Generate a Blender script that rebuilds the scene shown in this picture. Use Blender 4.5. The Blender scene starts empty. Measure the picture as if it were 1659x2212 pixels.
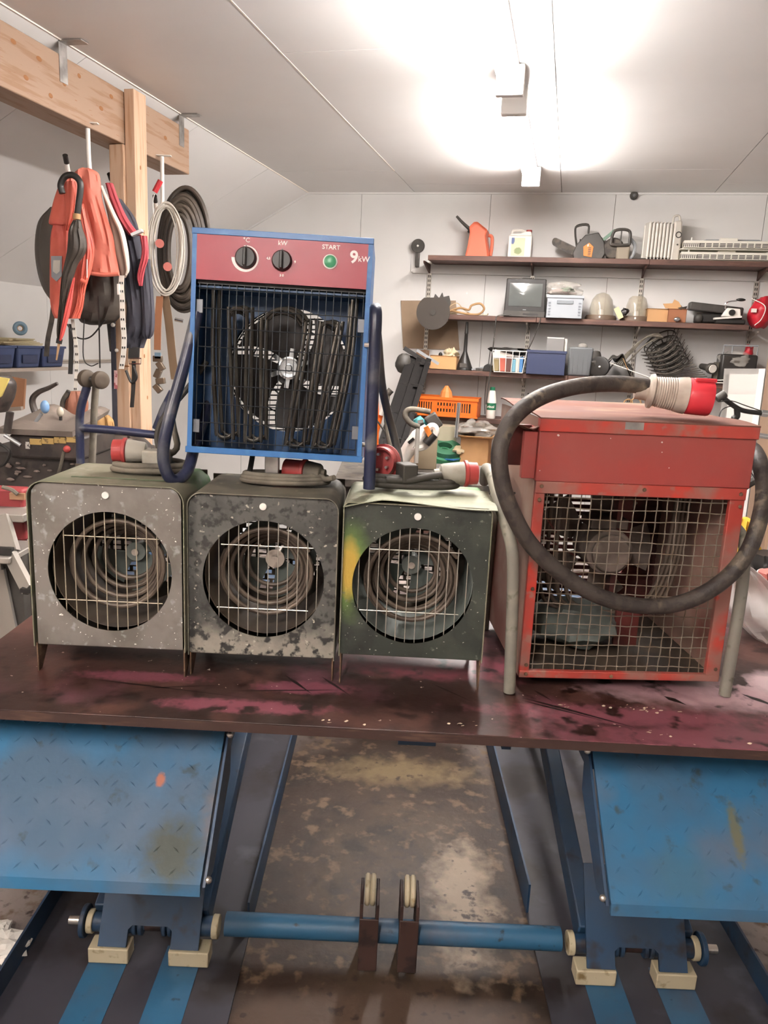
import bpy, bmesh, math, random
from mathutils import Vector, Matrix, noise
R = random.Random(7)
SC = bpy.context.scene
COL = SC.collection
rad = math.radians
# ------------------------------------------------------------------ camera
F, CX, CY, EYE = 1660.0, 829.5, 1106.0, 1.55          # focal length in pixels of the 1659 x 2212 frame
_up = -Vector((-349, 7674, F)).normalized()
_yc = (Vector((0, 0, 1)) - _up * _up.z).normalized()
_xc = _yc.cross(_up).normalized()
cam_d = bpy.data.cameras.new('camera'); cam = bpy.data.objects.new('camera', cam_d); COL.objects.link(cam)
cam_d.sensor_fit = 'VERTICAL'; cam_d.sensor_height = 36.0; cam_d.lens = 36.0 * F / 2212.0
cam_d.clip_start = 0.02; cam_d.clip_end = 60
_m = Matrix(((_xc.x, -_xc.y, -_xc.z), (_yc.x, -_yc.y, -_yc.z), (_up.x, -_up.y, -_up.z)))
cam.matrix_world = Matrix.Translation((0, 0, EYE)) @ _m.to_4x4()
SC.camera = cam
# ------------------------------------------------------------------ world, view
w = bpy.data.worlds.new('world'); SC.world = w; w.use_nodes = True
w.node_tree.nodes['Background'].inputs[0].default_value = (0.75, 0.72, 0.70, 1)
w.node_tree.nodes['Background'].inputs[1].default_value = 0.30
SC.view_settings.view_transform = 'Standard'; SC.view_settings.look = 'None'
SC.view_settings.gamma = 1.0; SC.view_settings.use_curve_mapping = False
SC.view_settings.exposure = 1.92
SC.cycles.use_denoising = True
SC.cycles.max_bounces = 8; SC.cycles.diffuse_bounces = 5; SC.cycles.glossy_bounces = 4
SC.cycles.transmission_bounces = 6; SC.cycles.transparent_max_bounces = 8
SC.cycles.sample_clamp_indirect = 6.0
SC.cycles.caustics_reflective = False; SC.cycles.caustics_refractive = False
REAR_POWER = 62.0
TUBE_POWER = 52.0       # emission strength of the fluorescent tubes

# ------------------------------------------------------------------ geometry of the place
AR = rad(12.8)                                         # the room is turned against the camera's heading
ER = Vector((math.cos(AR), -math.sin(AR), 0)); EF = Vector((math.sin(AR), math.cos(AR), 0))
WALL = 5.9                                             # back wall distance
def ray(px, py):
    d = Vector(((px - CX) / F, (py - CY) / F, 1.0))
    return Vector((d.dot(_xc), d.dot(_yc), d.dot(_up)))
def PY(px, py, y):
    r = ray(px, py); t = y / r.y; return Vector((r.x * t, y, EYE + r.z * t))
def PZ(px, py, z):
    r = ray(px, py); t = (z - EYE) / r.z; return Vector((r.x * t, r.y * t, z))
def RW(xr, yr, z): return ER * xr + EF * yr + Vector((0, 0, z))
def PW(px, py, off=0.0):                               # point on a plane parallel to the back wall, room coordinates
    r = ray(px, py); t = (WALL - off) / r.dot(EF); p = r * t
    return Vector((p.dot(ER), WALL - off, EYE + p.z))
def PX(px, py, xr):                                    # point on a plane parallel to the left wall
    r = ray(px, py); t = xr / r.dot(ER); p = r * t
    return Vector((xr, p.dot(EF), EYE + p.z))
ROOM = Matrix(((ER.x, EF.x, 0, 0), (ER.y, EF.y, 0, 0), (0, 0, 1, 0), (0, 0, 0, 1)))

# ------------------------------------------------------------------ materials
def lin(c):
    if isinstance(c, str):
        c = tuple(int(c[i:i + 2], 16) / 255 for i in (0, 2, 4))
        return tuple(x / 12.92 if x <= 0.04045 else ((x + 0.055) / 1.055) ** 2.4 for x in c) + (1.0,)
    return tuple(c) + (1.0,)
_mats = {}
def M(name, col, rough=0.5, metal=0.0, layers=(), bump=0.0, bscale=60.0, trans=0.0, ior=1.45, alpha=1.0, emit=0.0, spec=0.5, stretch=None, coat=0.0):
    """layers: (colour, 'noise', scale, lo, hi[, detail]) or (colour, 'blob', centre, radii, rough[, soft]) or (colour, 'grad', axis, a, b, rough)"""
    if name in _mats: return _mats[name]
    m = bpy.data.materials.new(name); m.use_nodes = True; nt = m.node_tree; N = nt.nodes; L = nt.links
    b = N['Principled BSDF']
    b.inputs['Roughness'].default_value = rough; b.inputs['Metallic'].default_value = metal
    b.inputs['Specular IOR Level'].default_value = spec; b.inputs['IOR'].default_value = ior
    b.inputs['Transmission Weight'].default_value = trans; b.inputs['Alpha'].default_value = alpha
    b.inputs['Coat Weight'].default_value = coat
    tc = N.new('ShaderNodeTexCoord'); vec = tc.outputs['Object']
    if stretch:
        mp = N.new('ShaderNodeMapping'); mp.inputs['Scale'].default_value = stretch; L.new(vec, mp.inputs[0]); svec = mp.outputs[0]
    else: svec = vec
    def noise_fac(scale, detail=4.0, v=None, seed=0.0):
        n = N.new('ShaderNodeTexNoise'); n.inputs['Scale'].default_value = scale; n.inputs['Detail'].default_value = detail
        if seed:
            ad = N.new('ShaderNodeVectorMath'); ad.operation = 'ADD'; ad.inputs[1].default_value = (seed, seed * 1.7, seed * 0.6)
            L.new(v or svec, ad.inputs[0]); L.new(ad.outputs[0], n.inputs['Vector'])
        else: L.new(v or svec, n.inputs['Vector'])
        return n.outputs['Fac']
    def remap(s, a, c):
        r = N.new('ShaderNodeMapRange'); r.inputs['From Min'].default_value = a; r.inputs['From Max'].default_value = c
        L.new(s, r.inputs['Value']); return r.outputs['Result']
    def math_(op, a, c):
        q = N.new('ShaderNodeMath'); q.operation = op
        for i, x in enumerate((a, c)):
            if hasattr(x, 'default_value'): L.new(x, q.inputs[i])
            else: q.inputs[i].default_value = x
        return q.outputs[0]
    cur = None
    for k, ly in enumerate(layers):
        kind = ly[1]; sd = 3.1 * (k + 1)
        if kind == 'noise': fac = remap(noise_fac(ly[2], ly[5] if len(ly) > 5 else 4.0, None, sd), ly[3], ly[4])
        elif kind == 'blob':
            s = N.new('ShaderNodeVectorMath'); s.operation = 'SUBTRACT'; s.inputs[1].default_value = ly[2]; L.new(vec, s.inputs[0])
            d = N.new('ShaderNodeVectorMath'); d.operation = 'DIVIDE'; d.inputs[1].default_value = ly[3]; L.new(s.outputs[0], d.inputs[0])
            l = N.new('ShaderNodeVectorMath'); l.operation = 'LENGTH'; L.new(d.outputs[0], l.inputs[0])
            nz = math_('MULTIPLY', math_('SUBTRACT', noise_fac(2.2 / max(0.02, min(r for r in ly[3] if r < 50)), 6.0, vec, sd), 0.5), ly[4])
            soft = ly[5] if len(ly) > 5 else 0.25
            fac = remap(math_('ADD', l.outputs['Value'], nz), 1.0, 1.0 - soft)
            if len(ly) > 6: fac = math_('MULTIPLY', fac, ly[6])
        elif kind == 'grad':
            sp = N.new('ShaderNodeSeparateXYZ'); L.new(vec, sp.inputs[0])
            v0 = sp.outputs[ly[2]]
            nz = math_('MULTIPLY', math_('SUBTRACT', noise_fac(ly[6] if len(ly) > 6 else 20.0, 6.0, vec, sd), 0.5), ly[5])
            fac = remap(math_('ADD', v0, nz), ly[3], ly[4])
        mx = N.new('ShaderNodeMix'); mx.data_type = 'RGBA'
        if cur is None: mx.inputs['A'].default_value = lin(col)
        else: L.new(cur, mx.inputs['A'])
        mx.inputs['B'].default_value = lin(ly[0]); L.new(fac, mx.inputs['Factor']); cur = mx.outputs['Result']
    if cur is None: b.inputs['Base Color'].default_value = lin(col)
    else: L.new(cur, b.inputs['Base Color'])
    if bump:
        bp = N.new('ShaderNodeBump'); bp.inputs['Strength'].default_value = bump; bp.inputs['Distance'].default_value = 0.01
        L.new(noise_fac(bscale, 5.0, None, 9.3), bp.inputs['Height']); L.new(bp.outputs[0], b.inputs['Normal'])
    if emit:
        b.inputs['Emission Color'].default_value = lin(col); b.inputs['Emission Strength'].default_value = emit
    _mats[name] = m; return m

# ------------------------------------------------------------------ mesh builder
def catmull(pts, k=8, closed=False):
    pts = [Vector(p) for p in pts]
    if len(pts) < 3 and not closed: return pts
    out = []; n = len(pts); rng = n if closed else n - 1
    for i in range(rng):
        if closed: a, b, c, d = pts[(i - 1) % n], pts[i], pts[(i + 1) % n], pts[(i + 2) % n]
        else: b, c = pts[i], pts[i + 1]; a = pts[i - 1] if i else b * 2 - c; d = pts[i + 2] if i + 2 < n else c * 2 - b
        for j in range(k):
            t = j / k
            out.append(0.5 * ((2 * b) + (c - a) * t + (2 * a - 5 * b + 4 * c - d) * t * t + (3 * b - a - 3 * c + d) * t ** 3))
    if not closed: out.append(pts[-1])
    return out
def frame_of(d):
    d = d.normalized(); u = Vector((0, 0, 1)) if abs(d.z) < 0.9 else Vector((1, 0, 0))
    a = d.cross(u).normalized(); return a, d.cross(a).normalized()
class MB:
    def __init__(s): s.v = []; s.f = []; s.fm = []; s.T = Matrix.Identity(4); s.mi = 0
    def add(s, vs, fs):
        o = len(s.v); s.v += [s.T @ Vector(p) for p in vs]; s.f += [tuple(i + o for i in f) for f in fs]; s.fm += [s.mi] * len(fs); return s
    def bx(s, x0, x1, y0, y1, z0, z1):
        return s.add([(x0, y0, z0), (x1, y0, z0), (x1, y1, z0), (x0, y1, z0), (x0, y0, z1), (x1, y0, z1), (x1, y1, z1), (x0, y1, z1)],
                     [(0, 3, 2, 1), (4, 5, 6, 7), (0, 1, 5, 4), (1, 2, 6, 5), (2, 3, 7, 6), (3, 0, 4, 7)])
    def box(s, c, size, rot=None):
        m = Matrix.Translation(c) @ (rot.to_4x4() if rot else Matrix.Identity(4))
        hx, hy, hz = size[0] / 2, size[1] / 2, size[2] / 2
        vs = [m @ Vector(p) for p in [(-hx, -hy, -hz), (hx, -hy, -hz), (hx, hy, -hz), (-hx, hy, -hz), (-hx, -hy, hz), (hx, -hy, hz), (hx, hy, hz), (-hx, hy, hz)]]
        return s.add(vs, [(0, 3, 2, 1), (4, 5, 6, 7), (0, 1, 5, 4), (1, 2, 6, 5), (2, 3, 7, 6), (3, 0, 4, 7)])
    def tbox(s, c, s0, s1, h):                          # tapered box, bottom size s0, top size s1
        x, y, z = c; a, b = s0[0] / 2, s0[1] / 2; p, q = s1[0] / 2, s1[1] / 2
        return s.add([(x - a, y - b, z), (x + a, y - b, z), (x + a, y + b, z), (x - a, y + b, z), (x - p, y - q, z + h), (x + p, y - q, z + h), (x + p, y + q, z + h), (x - p, y + q, z + h)],
                     [(0, 3, 2, 1), (4, 5, 6, 7), (0, 1, 5, 4), (1, 2, 6, 5), (2, 3, 7, 6), (3, 0, 4, 7)])
    def beam(s, p0, p1, wd, ht, up=(0, 0, 1)):
        p0, p1 = Vector(p0), Vector(p1); d = (p1 - p0).normalized(); a = d.cross(Vector(up)).normalized(); b = a.cross(d)
        vs = [p + a * (i * wd / 2) + b * (j * ht / 2) for p in (p0, p1) for i, j in ((-1, -1), (1, -1), (1, 1), (-1, 1))]
        return s.add(vs, [(0, 1, 2, 3), (7, 6, 5, 4), (0, 4, 5, 1), (1, 5, 6, 2), (2, 6, 7, 3), (3, 7, 4, 0)])
    def tube(s, pts, r, n=8, k=6, closed=False, smooth=True, flat=1.0, caps=True):
        P = catmull(pts, k, closed) if smooth and len(pts) > 2 else [Vector(p) for p in pts]
        m = len(P); vs = []; fs = []
        rr = r if isinstance(r, (list, tuple)) else None
        a = None
        for i, p in enumerate(P):
            if closed: d = P[(i + 1) % m] - P[i - 1]
            else: d = P[min(i + 1, m - 1)] - P[max(i - 1, 0)]
            if d.length < 1e-9: d = Vector((0, 0, 1))
            d.normalize()
            if a is None: a, b = frame_of(d)
            else:
                a = (a - d * a.dot(d))
                if a.length < 1e-6: a, b = frame_of(d)
                a.normalize(); b = d.cross(a)
            if rr: t = i / (m - 1) * (len(rr) - 1); j = min(int(t), len(rr) - 2); q = rr[j] + (rr[j + 1] - rr[j]) * (t - j)
            else: q = r
            for j in range(n):
                th = 2 * math.pi * j / n; vs.append(p + a * (math.cos(th) * q) + b * (math.sin(th) * q * flat))
        for i in range(m if closed else m - 1):
            for j in range(n):
                i2 = (i + 1) % m; fs.append((i * n + j, i * n + (j + 1) % n, i2 * n + (j + 1) % n, i2 * n + j))
        if not closed and caps: fs.append(tuple(range(n - 1, -1, -1))); fs.append(tuple((m - 1) * n + j for j in range(n)))
        return s.add(vs, fs)
    def cyl(s, p0, p1, r0, r1=None, n=20):
        r1 = r0 if r1 is None else r1
        return s.tube([p0, p1], [r0, r1], n=n, smooth=False)
    def strap(s, pts, wd, th, side, k=6, smooth=True):   # flat band, side = direction of its width
        P = catmull(pts, k) if smooth and len(pts) > 2 else [Vector(p) for p in pts]; m = len(P); vs = []; sd = Vector(side).normalized()
        for i, p in enumerate(P):
            d = (P[min(i + 1, m - 1)] - P[max(i - 1, 0)]).normalized(); nn = d.cross(sd).normalized()
            for a, b in ((-1, -1), (1, -1), (1, 1), (-1, 1)): vs.append(p + sd * (a * wd / 2) + nn * (b * th / 2))
        fs = [(0, 1, 2, 3), tuple((m - 1) * 4 + j for j in (3, 2, 1, 0))]
        for i in range(m - 1):
            for j in range(4): fs.append((i * 4 + j, i * 4 + (j + 1) % 4, (i + 1) * 4 + (j + 1) % 4, (i + 1) * 4 + j))
        return s.add(vs, fs)
    def lathe(s, prof, n=28, c=(0, 0, 0), axis=(0, 0, 1), close=False):
        ax = Vector(axis).normalized(); a, b = frame_of(ax); c = Vector(c); vs = []; m = len(prof)
        for r, z in prof:
            for j in range(n):
                t = 2 * math.pi * j / n; vs.append(c + ax * z + (a * math.cos(t) + b * math.sin(t)) * max(r, 1e-5))
        fs = [(i * n + j, (i + 1) * n + j, (i + 1) * n + (j + 1) % n, i * n + (j + 1) % n) for i in range(m - 1) for j in range(n)]
        if not close: fs += [tuple(range(n)), tuple((m - 1) * n + j for j in range(n - 1, -1, -1))]
        return s.add(vs, fs)
    def torus(s, c, axis, Rr, r, n=32, m=8, sy=1.0):
        a, b = frame_of(Vector(axis)); c = Vector(c)
        return s.tube([c + a * (Rr * math.cos(2 * math.pi * i / n)) + b * (Rr * sy * math.sin(2 * math.pi * i / n)) for i in range(n)], r, n=m, closed=True, smooth=False)
    def prism(s, poly, y0, y1, ax='xz'):                 # polygon in xz (or xy / yz) extruded along the third axis
        f = {'xz': lambda p, t: (p[0], t, p[1]), 'xy': lambda p, t: (p[0], p[1], t), 'yz': lambda p, t: (t, p[0], p[1])}[ax]
        n = len(poly); vs = [f(p, y0) for p in poly] + [f(p, y1) for p in poly]
        return s.add(vs, [tuple(range(n)), tuple(range(2 * n - 1, n - 1, -1))] + [(i, i + n, (i + 1) % n + n, (i + 1) % n) for i in range(n)])
    def ball(s, c, rx, ry=None, rz=None, n=14, m=9, lump=0.0, seed=0, ls=1.5):
        ry = rx if ry is None else ry; rz = rx if rz is None else rz; vs = [(0, 0, -1)]
        for i in range(1, m):
            t = math.pi * i / m
            for j in range(n): q = 2 * math.pi * j / n; vs.append((math.sin(t) * math.cos(q), math.sin(t) * math.sin(q), -math.cos(t)))
        vs.append((0, 0, 1)); out = []
        for p in vs:
            p = Vector(p); k = 1 + lump * noise.noise(p * ls + Vector((seed, seed * 2.3, 0))) if lump else 1
            out.append((c[0] + p.x * rx * k, c[1] + p.y * ry * k, c[2] + p.z * rz * k))
        fs = [(0, 1 + (j + 1) % n, 1 + j) for j in range(n)]
        for i in range(m - 2):
            for j in range(n): a = 1 + i * n; fs.append((a + j, a + (j + 1) % n, a + n + (j + 1) % n, a + n + j))
        a = 1 + (m - 2) * n; fs += [(a + j, a + (j + 1) % n, a + n) for j in range(n)]
        return s.add(out, fs)
    def sheet(s, fn, nu, nv, th=0.002):                  # fn(u,v) -> point; a solid sheet of thickness th
        g = [[Vector(fn(i / nu, j / nv)) for j in range(nv + 1)] for i in range(nu + 1)]; top = []; bot = []
        for i in range(nu + 1):
            for j in range(nv + 1):
                du = g[min(i + 1, nu)][j] - g[max(i - 1, 0)][j]; dv = g[i][min(j + 1, nv)] - g[i][max(j - 1, 0)]
                nn = du.cross(dv); nn = nn.normalized() if nn.length > 1e-12 else Vector((0, 0, 1))
                top.append(g[i][j] + nn * th / 2); bot.append(g[i][j] - nn * th / 2)
        W = nv + 1; K = len(top); fs = []
        for i in range(nu):
            for j in range(nv):
                a = i * W + j; fs.append((a, a + W, a + W + 1, a + 1)); fs.append((a + K, a + K + 1, a + W + 1 + K, a + W + K))
        for i in range(nu):
            for j in (0, nv):
                a = i * W + j; fs.append((a, a + K, a + W + K, a + W) if j == 0 else (a, a + W, a + W + K, a + K))
        for j in range(nv):
            for i in (0, nu):
                a = i * W + j; fs.append((a, a + 1, a + 1 + K, a + K) if i == 0 else (a, a + K, a + 1 + K, a + 1))
        return s.add(top + bot, fs)
    def build(s, name, mat, parent=None, bevel=0.0, world=False, kind=None, label=None, loc=None, flatshade=False, seg=2):
        vs = s.v
        if world and parent is not None:
            inv = parent.matrix_basis.inverted()
            if parent.parent: inv = inv @ parent.parent.matrix_basis.inverted() if not parent.get('_flat') else inv
            vs = [inv @ p for p in vs]
        org = Vector((0, 0, 0))
        if loc is not None: org = Vector(loc); vs = [p - org for p in vs]
        me = bpy.data.meshes.new(name); me.from_pydata([tuple(p) for p in vs], [], s.f)
        bm = bmesh.new(); bm.from_mesh(me); bmesh.ops.recalc_face_normals(bm, faces=bm.faces); bm.to_mesh(me); bm.free()
        for mm in (mat if isinstance(mat, (list, tuple)) else [mat]): me.materials.append(mm)
        if isinstance(mat, (list, tuple)): me.polygons.foreach_set('material_index', s.fm)
        if not flatshade:
            me.polygons.foreach_set('use_smooth', [True] * len(me.polygons)); me.set_sharp_from_angle(angle=rad(38))
        o = bpy.data.objects.new(name, me); COL.objects.link(o); o.location = org
        if parent is not None: o.parent = parent
        if bevel:
            bv = o.modifiers.new('edge', 'BEVEL'); bv.width = bevel; bv.segments = seg; bv.limit_method = 'ANGLE'; bv.angle_limit = rad(40)
        if kind: o['kind'] = kind
        if label: o['label'] = label
        return o
def tag(o, label, cat, group=None):
    o['label'] = label; o['category'] = cat
    if group: o['group'] = group
    return o
def thing(name, label, cat, loc=(0, 0, 0), rotz=0.0, group=None, mat=None):
    o = bpy.data.objects.new(name, None); COL.objects.link(o); o.empty_display_size = 0.05
    o.matrix_basis = mat if mat is not None else Matrix.Translation(loc) @ Matrix.Rotation(rotz, 4, 'Z')
    return tag(o, label, cat, group)
def room_thing(name, label, cat, xr, yr, z, rot=0.0, group=None):       # a thing set square to the room, turned by rot
    return thing(name, label, cat, RW(xr, yr, z), -AR + rot, group)
def copy_tree(o, loc=None, label=None, group=None):
    c = o.copy(); COL.objects.link(c)
    if loc is not None: c.location = loc
    if label: c['label'] = label
    if group: c['group'] = group
    for ch in list(o.children):
        d = ch.copy(); COL.objects.link(d); d.parent = c
        for g in list(ch.children):
            e = g.copy(); COL.objects.link(e); e.parent = d
    return c
def text(name, body, size, parent, mat, loc, rot=(rad(90), 0, 0), bold=0.0, ext=0.0003, align='CENTER', shear=0.0):
    cu = bpy.data.curves.new(name, 'FONT'); cu.body = body; cu.size = size; cu.align_x = align; cu.align_y = 'CENTER'; cu.offset = bold; cu.extrude = ext; cu.shear = shear
    cu.resolution_u = 3; cu.materials.append(mat); o = bpy.data.objects.new(name, cu); COL.objects.link(o); o.parent = parent; o.location = loc; o.rotation_euler = rot
    me = bpy.data.meshes.new_from_object(o); p = bpy.data.objects.new(name, me); COL.objects.link(p); p.parent = parent; p.location = loc; p.rotation_euler = rot
    bpy.data.objects.remove(o); return p
# ================================================================== THE SETTING
m_wall = M('wall_paint', 'd6d5d2', 0.6, layers=[('cccac6', 'noise', 1.6, .45, .75)], bump=.03, bscale=120)
m_ceil = M('ceiling_board', 'e0dfdd', 0.42, layers=[('d8d6d3', 'noise', 1.2, .4, .8)], bump=.02, bscale=200)
m_joint = M('joint_shadow', '8a8178', 0.8)
m_caulk = M('joint_caulk', 'ece4d8', 0.6)
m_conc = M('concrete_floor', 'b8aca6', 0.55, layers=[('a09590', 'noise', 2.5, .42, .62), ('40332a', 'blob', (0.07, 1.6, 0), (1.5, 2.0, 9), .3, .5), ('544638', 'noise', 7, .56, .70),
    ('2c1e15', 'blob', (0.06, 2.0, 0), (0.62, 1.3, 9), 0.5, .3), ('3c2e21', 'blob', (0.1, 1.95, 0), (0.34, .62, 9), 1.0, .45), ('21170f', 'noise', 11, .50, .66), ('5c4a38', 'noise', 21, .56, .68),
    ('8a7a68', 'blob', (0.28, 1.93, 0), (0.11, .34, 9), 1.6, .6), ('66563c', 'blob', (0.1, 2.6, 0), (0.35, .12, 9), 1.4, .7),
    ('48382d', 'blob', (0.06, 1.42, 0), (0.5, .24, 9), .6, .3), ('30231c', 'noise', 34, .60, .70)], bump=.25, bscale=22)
m_wood = M('pine_timber', '9a7f6a', 0.6, layers=[('8e6e54', 'noise', 3.5, .5, .62), ('8a5a34', 'noise', 16, .73, .77, 1.0)], stretch=(14, 1.2, 14), bump=.03)
m_woodv = M('pine_post', 'c4a58a', 0.6, layers=[('b59274', 'noise', 3.5, .5, .62)], stretch=(14, 14, 1.0), bump=.03)
m_knot = M('pine_knot', '8f6038', 0.7)
m_zinc = M('galvanised_steel', 'b9b6b2', 0.35, 0.8, layers=[('8d8a86', 'noise', 18, .4, .65)])
X0, X1, Y0, Y1, ZC = -3.54, 3.9, -3.6, WALL, 2.66
BRK, ZL = -2.04, 1.84
def struct(name, mb, mat, mx=ROOM, **k):
    o = mb.build(name, mat, **k); o.matrix_basis = mx; o['kind'] = 'structure'; return o
flo = MB().bx(X0 - .1, X1 + .1, Y0 - .1, Y1 + .1, -.1, 0).build('floor', m_conc); flo['kind'] = 'structure'
ce = struct('ceiling', MB().prism([(BRK, ZC + .012), (X1 + .1, ZC + .012), (X1 + .1, ZC + .1), (BRK - .05, ZC + .1), (X0 - .1, ZL + .05), (X0 - .1, ZL - .03)], Y0 - .1, Y1 + .1), m_joint)
jx = [BRK, -1.215, -.16, .85, 1.88, 2.9, X1]
for i in range(len(jx) - 1):
    cuts = [Y0, -1.2, 1.2, 3.15, 5.6 if i % 2 else 5.2, Y1] if i % 2 else [Y0, -.1, 2.3, 5.2, Y1]
    for a, b in zip(cuts[:-1], cuts[1:]):
        MB().bx(jx[i] + .002, jx[i + 1] - .002, a + .002, b - .002, ZC, ZC + .013).build('ceiling_panel', m_ceil, ce)
sl = Vector((X0 - BRK, 0, ZL - ZC)); sn = Vector((-sl.z, 0, sl.x)).normalized(); sn = sn if sn.z > 0 else -sn
scuts = [Y0, -1.9, -.9, .1, 1.1, 2.1, 3.1, 4.1, 5.1, Y1]
for a, b in zip(scuts[:-1], scuts[1:]):
    p = [Vector((BRK, 0, ZC)), Vector((X0, 0, ZL))]
    vs = [q + Vector((0, y, 0)) + sn * t for t in (0, .013) for y in (a + .002, b - .002) for q in p]
    mb = MB(); mb.add(vs, [(0, 1, 3, 2), (4, 6, 7, 5), (0, 2, 6, 4), (1, 5, 7, 3), (0, 4, 5, 1), (2, 3, 7, 6)]); mb.build('ceiling_panel', m_ceil, ce)
MB().tube([(BRK, Y0, ZC - .001), (BRK, Y1, ZC - .001)], .004, 6, smooth=False).build('joint_strip', m_caulk, ce)
for a, b in ((3.15, 5.2),):
    MB().bx(-1.218, -1.212, 1.2, 5.2, ZC - .001, ZC + .001).build('joint_strip', m_caulk, ce)
wb = struct('wall_back', MB().prism([(X0 - .1, 0), (X1 + .1, 0), (X1 + .1, ZC + .1), (BRK, ZC + .1), (X0 - .1, ZL + .05)], Y1 + .012, Y1 + .12), m_joint)
wj = [X0, -2.58, -1.62, -.655, .211, 1.188, 2.1, 3.0, X1]
def topz(x): return ZC if x >= BRK else ZC + (x - BRK) * (ZC - ZL) / (BRK - X0)
for a, b in zip(wj[:-1], wj[1:]):
    poly = [(a + .0015, 0), (b - .0015, 0), (b - .0015, topz(b - .0015))] + ([(BRK, ZC)] if a < BRK < b else []) + [(a + .0015, topz(a + .0015))]
    MB().prism(poly, Y1, Y1 + .013).build('wall_panel', m_wall, wb)
wl = struct('wall_left', MB().bx(X0 - .12, X0 - .012, Y0, Y1, 0, ZL + .03), m_joint)
lc = [Y0, -2.4, -1.2, 0, 1.2, 2.4, 3.6, 4.8, Y1]
for a, b in zip(lc[:-1], lc[1:]): MB().bx(X0 - .013, X0, a + .0015, b - .0015, 0, ZL).build('wall_panel', m_wall, wl)
struct('wall_right', MB().bx(X1, X1 + .12, Y0, Y1, 0, ZC), m_wall)
struct('wall_front', MB().prism([(X0 - .1, 0), (X1 + .1, 0), (X1 + .1, ZC + .1), (BRK, ZC + .1), (X0 - .1, ZL + .05)], Y0 - .12, Y0), m_wall)
struct('baseboard_back', MB().bx(X0, X1, Y1 - .015, Y1, 0, .09), m_wall)
tr = MB()
tr.bx(BRK, X1, Y1 - .012, Y1, ZC - .012, ZC)
tr.beam((BRK, Y1 - .006, ZC - .006), (X0, Y1 - .006, ZL - .006), .012, .012)
struct('trim_1', tr, m_wall)

# timber beam and post
bm_ = room_thing('timber_beam', 'pale knotty pine beam under the ceiling, carried by the post', 'beam', -2.12, 0, 2.39)
MB().bx(-.07, .07, -2.5, 4.0, 0, .22).build('timber', m_wood, bm_, bevel=.004)
kn = MB()
for y, z in ((2.72, .07), (2.86, .05), (2.8, .16), (2.95, .12), (3.2, .10), (3.28, .17), (3.56, .06), (2.66, .17), (3.05, .18), (3.75, .12)):
    kn.ball((.070, y, z), .0015, .012 + R.random() * .008, .009, 10, 6)
kn.build('knot', m_knot, bm_, kind='stuff')
for y in (2.95, 3.92):
    b = MB(); b.bx(.07, .073, y - .03, y + .02, .12, .272).bx(.073, .17, y - .03, y + .02, .264, .268); b.build('angle_bracket', m_zinc, bm_)
po = room_thing('timber_post', 'pale pine post standing under the beam behind the hanging jackets', 'post', -2.06, 3.42, 0)
MB().bx(-.06, .012, -.06, .06, 0, 2.388).build('stud', m_woodv, po, bevel=.003)
MB().bx(.013, .062, -.045, .06, 0, 2.62).build('stud', m_woodv, po, bevel=.003)
k2 = MB()
for x, z in ((-.02, 2.12), (-.03, 1.86), (-.01, 1.4)): k2.ball((x, -.06, z), .026, .0012, .005, 10, 6)
for y, z in ((.0, 2.3), (.02, 2.02), (-.01, 1.75), (.0, 1.45), (.02, 1.25)): k2.ball((.062, y, z), .001, .006, .010, 10, 6)
k2.build('knot', m_knot, po, kind='stuff')

# fluorescent lamps
m_tubeglow = M('lamp_tube_light', 'fff8f4', 0.4, emit=TUBE_POWER)
m_lampwhite = M('lamp_housing_white', 'e8e6e2', 0.4)
m_tubedim = M('lamp_tube_light_rear', 'fff6f0', 0.4, emit=REAR_POWER)
def lamp(xr, y0, y1, label, glow=None):
    t = room_thing('ceiling_lamp', label, 'lamp', xr, (y0 + y1) / 2, ZC, 0, 'fluorescent lamps along the ceiling'); L = (y1 - y0) / 2
    MB().bx(-.034, .034, -L, L, -.045, -.006).build('housing', m_lampwhite, t, bevel=.006)
    for s in (-1, 1):
        MB().bx(-.055, .055, s * L - .02, s * L + .02, -.117, -.004).build('end_cap', m_lampwhite, t, bevel=.005)
        MB().cyl((s * .019, -L + .02, -.098), (s * .019, L - .02, -.098), .015, n=12).build('lamp_tube', glow or m_tubeglow, t)
    return t
lamp(-.33, 3.62, 5.1, 'fluorescent tube lamp on the ceiling nearest the shelf wall')
lamp(-.33, 1.75, 3.36, 'brighter fluorescent tube lamp cut off by the top edge of the picture')
lamp(-.33, -1.6, -.1, 'fluorescent tube lamp on the ceiling behind the camera', m_tubedim)
lamp(-2.0, -1.9, -.4, 'unseen fluorescent tube lamp added behind the camera to the side for front light', m_tubedim)  # unseen lamp, added for front light and the red panel's hot spot
cw = room_thing('lamp_cable', 'thin pale cable clipped to the ceiling between the two fluorescent lamps', 'cable', -.30, 3.5, ZC)
MB().tube([(-.03, -.14, -.03), (-.02, -.05, -.008), (.0, .02, -.006), (.01, .07, -.01), (0, .12, -.03)], .005, 6).build('wire', m_lampwhite, cw)
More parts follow.
